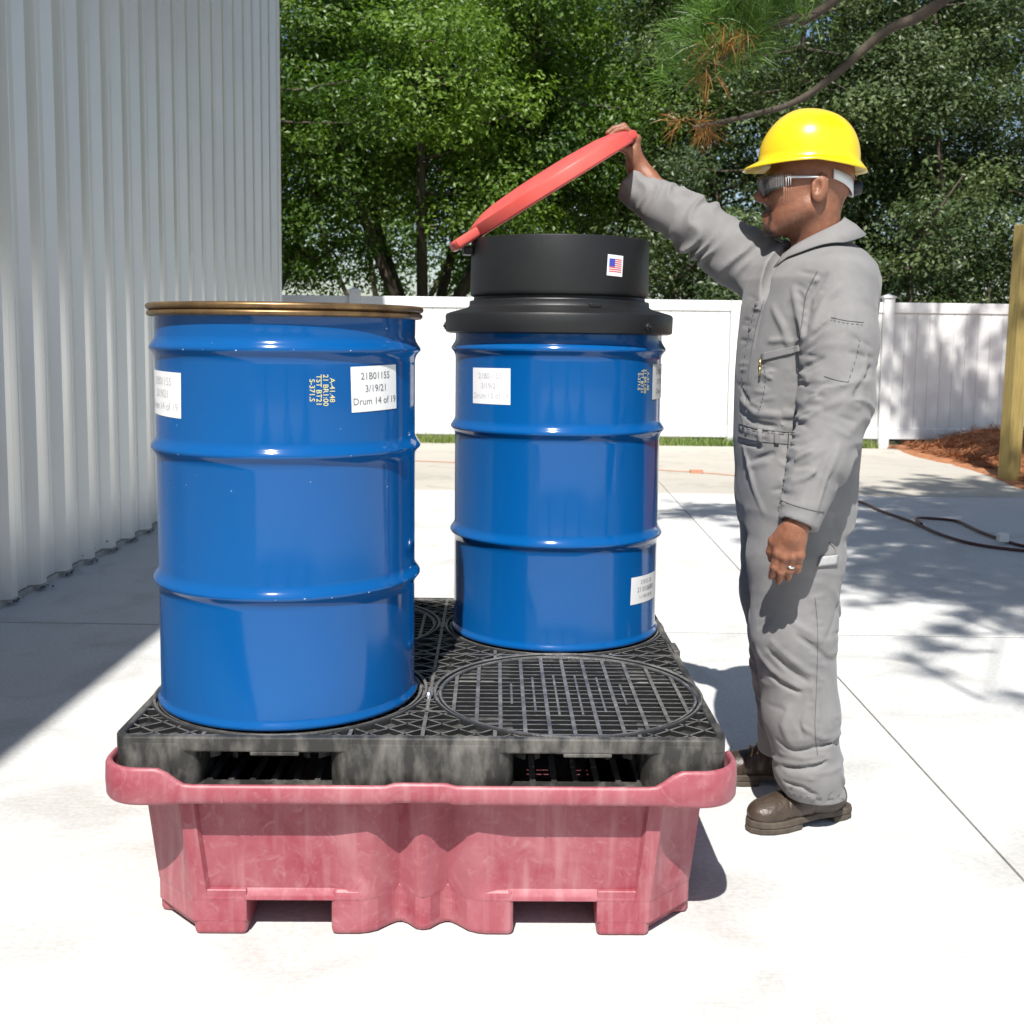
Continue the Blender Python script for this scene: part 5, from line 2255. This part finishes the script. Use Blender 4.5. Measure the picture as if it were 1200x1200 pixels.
# branches are spread where the dappled shade on the slabs and fence comes from
S = Vector((SUN_DIR.x / SUN_DIR.z, SUN_DIR.y / SUN_DIR.z, 1))      # walk up the sunbeam per metre of height
shade = [((2.2, 5.5), 5.2), ((2.7, 6.2), 5.6), ((3.3, 6.6), 6.0), ((2.6, 7.2), 6.3), ((3.4, 7.8), 6.0), ((3.0, 8.6), 6.6), ((4.0, 7.4), 5.4),
         ((3.9, 8.8), 6.9), ((4.3, 9.6), 7.2), ((2.4, 6.6), 6.9), ((2.9, 5.1), 5.0), ((3.6, 5.6), 5.0), ((5.2, 9.4), 7.4), ((2.0, 7.9), 7.0), ((1.75, 3.9), 5.0), ((1.9, 3.35), 4.6),
         ((5.2, 14.3), 8.0), ((5.8, 14.8), 8.4), ((6.3, 14.2), 8.0), ((5.0, 15.0), 8.8), ((6.8, 14.6), 8.2), ((5.6, 15.3), 9.0),
         ((3.3, 6.0), 5.3), ((2.5, 6.0), 5.9), ((2.9, 6.8), 6.6), ((3.4, 7.2), 6.1), ((2.5, 8.3), 7.3), ((3.3, 9.1), 7.0), ((4.3, 8.2), 6.4), ((3.0, 5.6), 5.4),
         ((2.3, 5.2), 5.6), ((2.7, 5.0), 6.2), ((2.2, 6.0), 6.4), ((2.05, 6.6), 6.0), ((3.2, 5.0), 5.8), ((2.0, 5.6), 5.2), ((2.9, 7.5), 5.6), ((2.3, 7.3), 6.2)]
for (gx, gy), z in shade:
    e = Vector((gx, gy, 0)) + S * z
    st = TR + Vector((0.05, .05, z - .3 + .5 * rgp.random()))
    mid = st.lerp(e, .55) + Vector((rgp.normal(0, .2), rgp.normal(0, .2), .15))
    big = gy > 4.5
    branch([st, mid, e], .05 if big else .012, 46 if big else 8, spread=.66 if big else .35)
shade_tips = len(tips)
needle_tufts('foliage', np.array(tips), np.array(dirs), 90, .2, rgp, M_NEEDLE, pine)
# the branch in view
vt0 = len(tips)
tips, dirs = [], []
br = MB()
P0 = TR + Vector((-.05, .15, 4.6))
path = [P0, (3.3, 6.2, 3.9), at(1105, 0, 6.6), at(1040, 35, 6.7), at(985, 82, 6.75), at(935, 118, 6.8), at(880, 135, 6.8), at(812, 150, 6.85)]
p = spline(path, 8)
br.tube(p, [.036 * (1 - .85 * i / (len(p) - 1)) + .006 for i in range(len(p))], 8)
path2 = [P0 + Vector((0, 0, .4)), (3.2, 5.9, 4.2), at(985, -5, 6.1), at(930, 22, 6.1), at(880, 45, 6.15), at(845, 70, 6.15)]
p2 = spline(path2, 8)
br.tube(p2, [.03 * (1 - .8 * i / (len(p2) - 1)) + .005 for i in range(len(p2))], 8)
br.build('branch', M_BARK, pine)


def tuft(px, py, y, d, n, m, name, L=.2):
    C = np.array([at(px, py, y)]) + rgp.normal(0, .06, (n, 3))
    D = np.repeat(np.array([d], float), n, 0) + rgp.normal(0, .25, (n, 3))
    return C, D


gr, dd = ([], []), ([], [])
for (px, py, y, d, n) in [(838, 48, 6.1, (-.3, 0, .9), 8), (815, 44, 6.1, (-.8, 0, .5), 6), (850, 26, 6.15, (-.2, 0, 1), 8), (880, 26, 6.15, (-.2, .2, 1), 8),
                          (806, 86, 6.2, (-.9, 0, .6), 6), (905, 10, 6.2, (0, 0, 1), 9), (930, 0, 6.2, (0, 0, 1), 9), (870, 0, 6.3, (-.4, 0, .8), 8),
                          (885, 52, 6.2, (.3, 0, .3), 6), (862, 66, 6.2, (-.3, 0, .1), 6), (840, 20, 6.3, (-.6, 0, .4), 6)]:
    C, D = tuft(px, py, y, d, n, M_NEEDLE, 'foliage')
    gr[0].append(C)
    gr[1].append(D)
for (px, py, y, d, n) in [(850, 52, 6.08, (-.6, 0, -.6), 3), (866, 40, 6.08, (-.5, 0, -.8), 2), (812, 140, 6.8, (-.5, 0, -.4), 2), (832, 140, 6.8, (0, 0, -1), 2), (818, 100, 6.15, (-.2, 0, -1), 1)]:
    C, D = tuft(px, py, y, d, n, M_DEADN, 'foliage')
    dd[0].append(C)
    dd[1].append(D)
needle_tufts('foliage', np.concatenate(gr[0]), np.concatenate(gr[1]), 42, .20, rgp, M_NEEDLE, pine)
o = needle_tufts('dead_needles', np.concatenate(dd[0]), np.concatenate(dd[1]), 30, .17, rgp, M_DEADN, pine)
o['label'] = 'rust brown dead needles hanging from the branch'

# trees across the yard, behind the viewer: seen only in the enamel of the drums
for k, (x, y, s) in enumerate(((-9, -15, 201), (-3.5, -17, 202), (2.5, -15.5, 203), (8.5, -17, 204))):
    broad_tree('yard_tree', (x, y, -.16), 8.5, 3.6, 1.8, ('leafy tree across the yard far to the left', 'leafy tree across the yard left of the drive', 'leafy tree across the yard right of the drive', 'leafy tree across the yard far to the right')[k], M_OAK2, s, 40, 160, .2, 1.0)
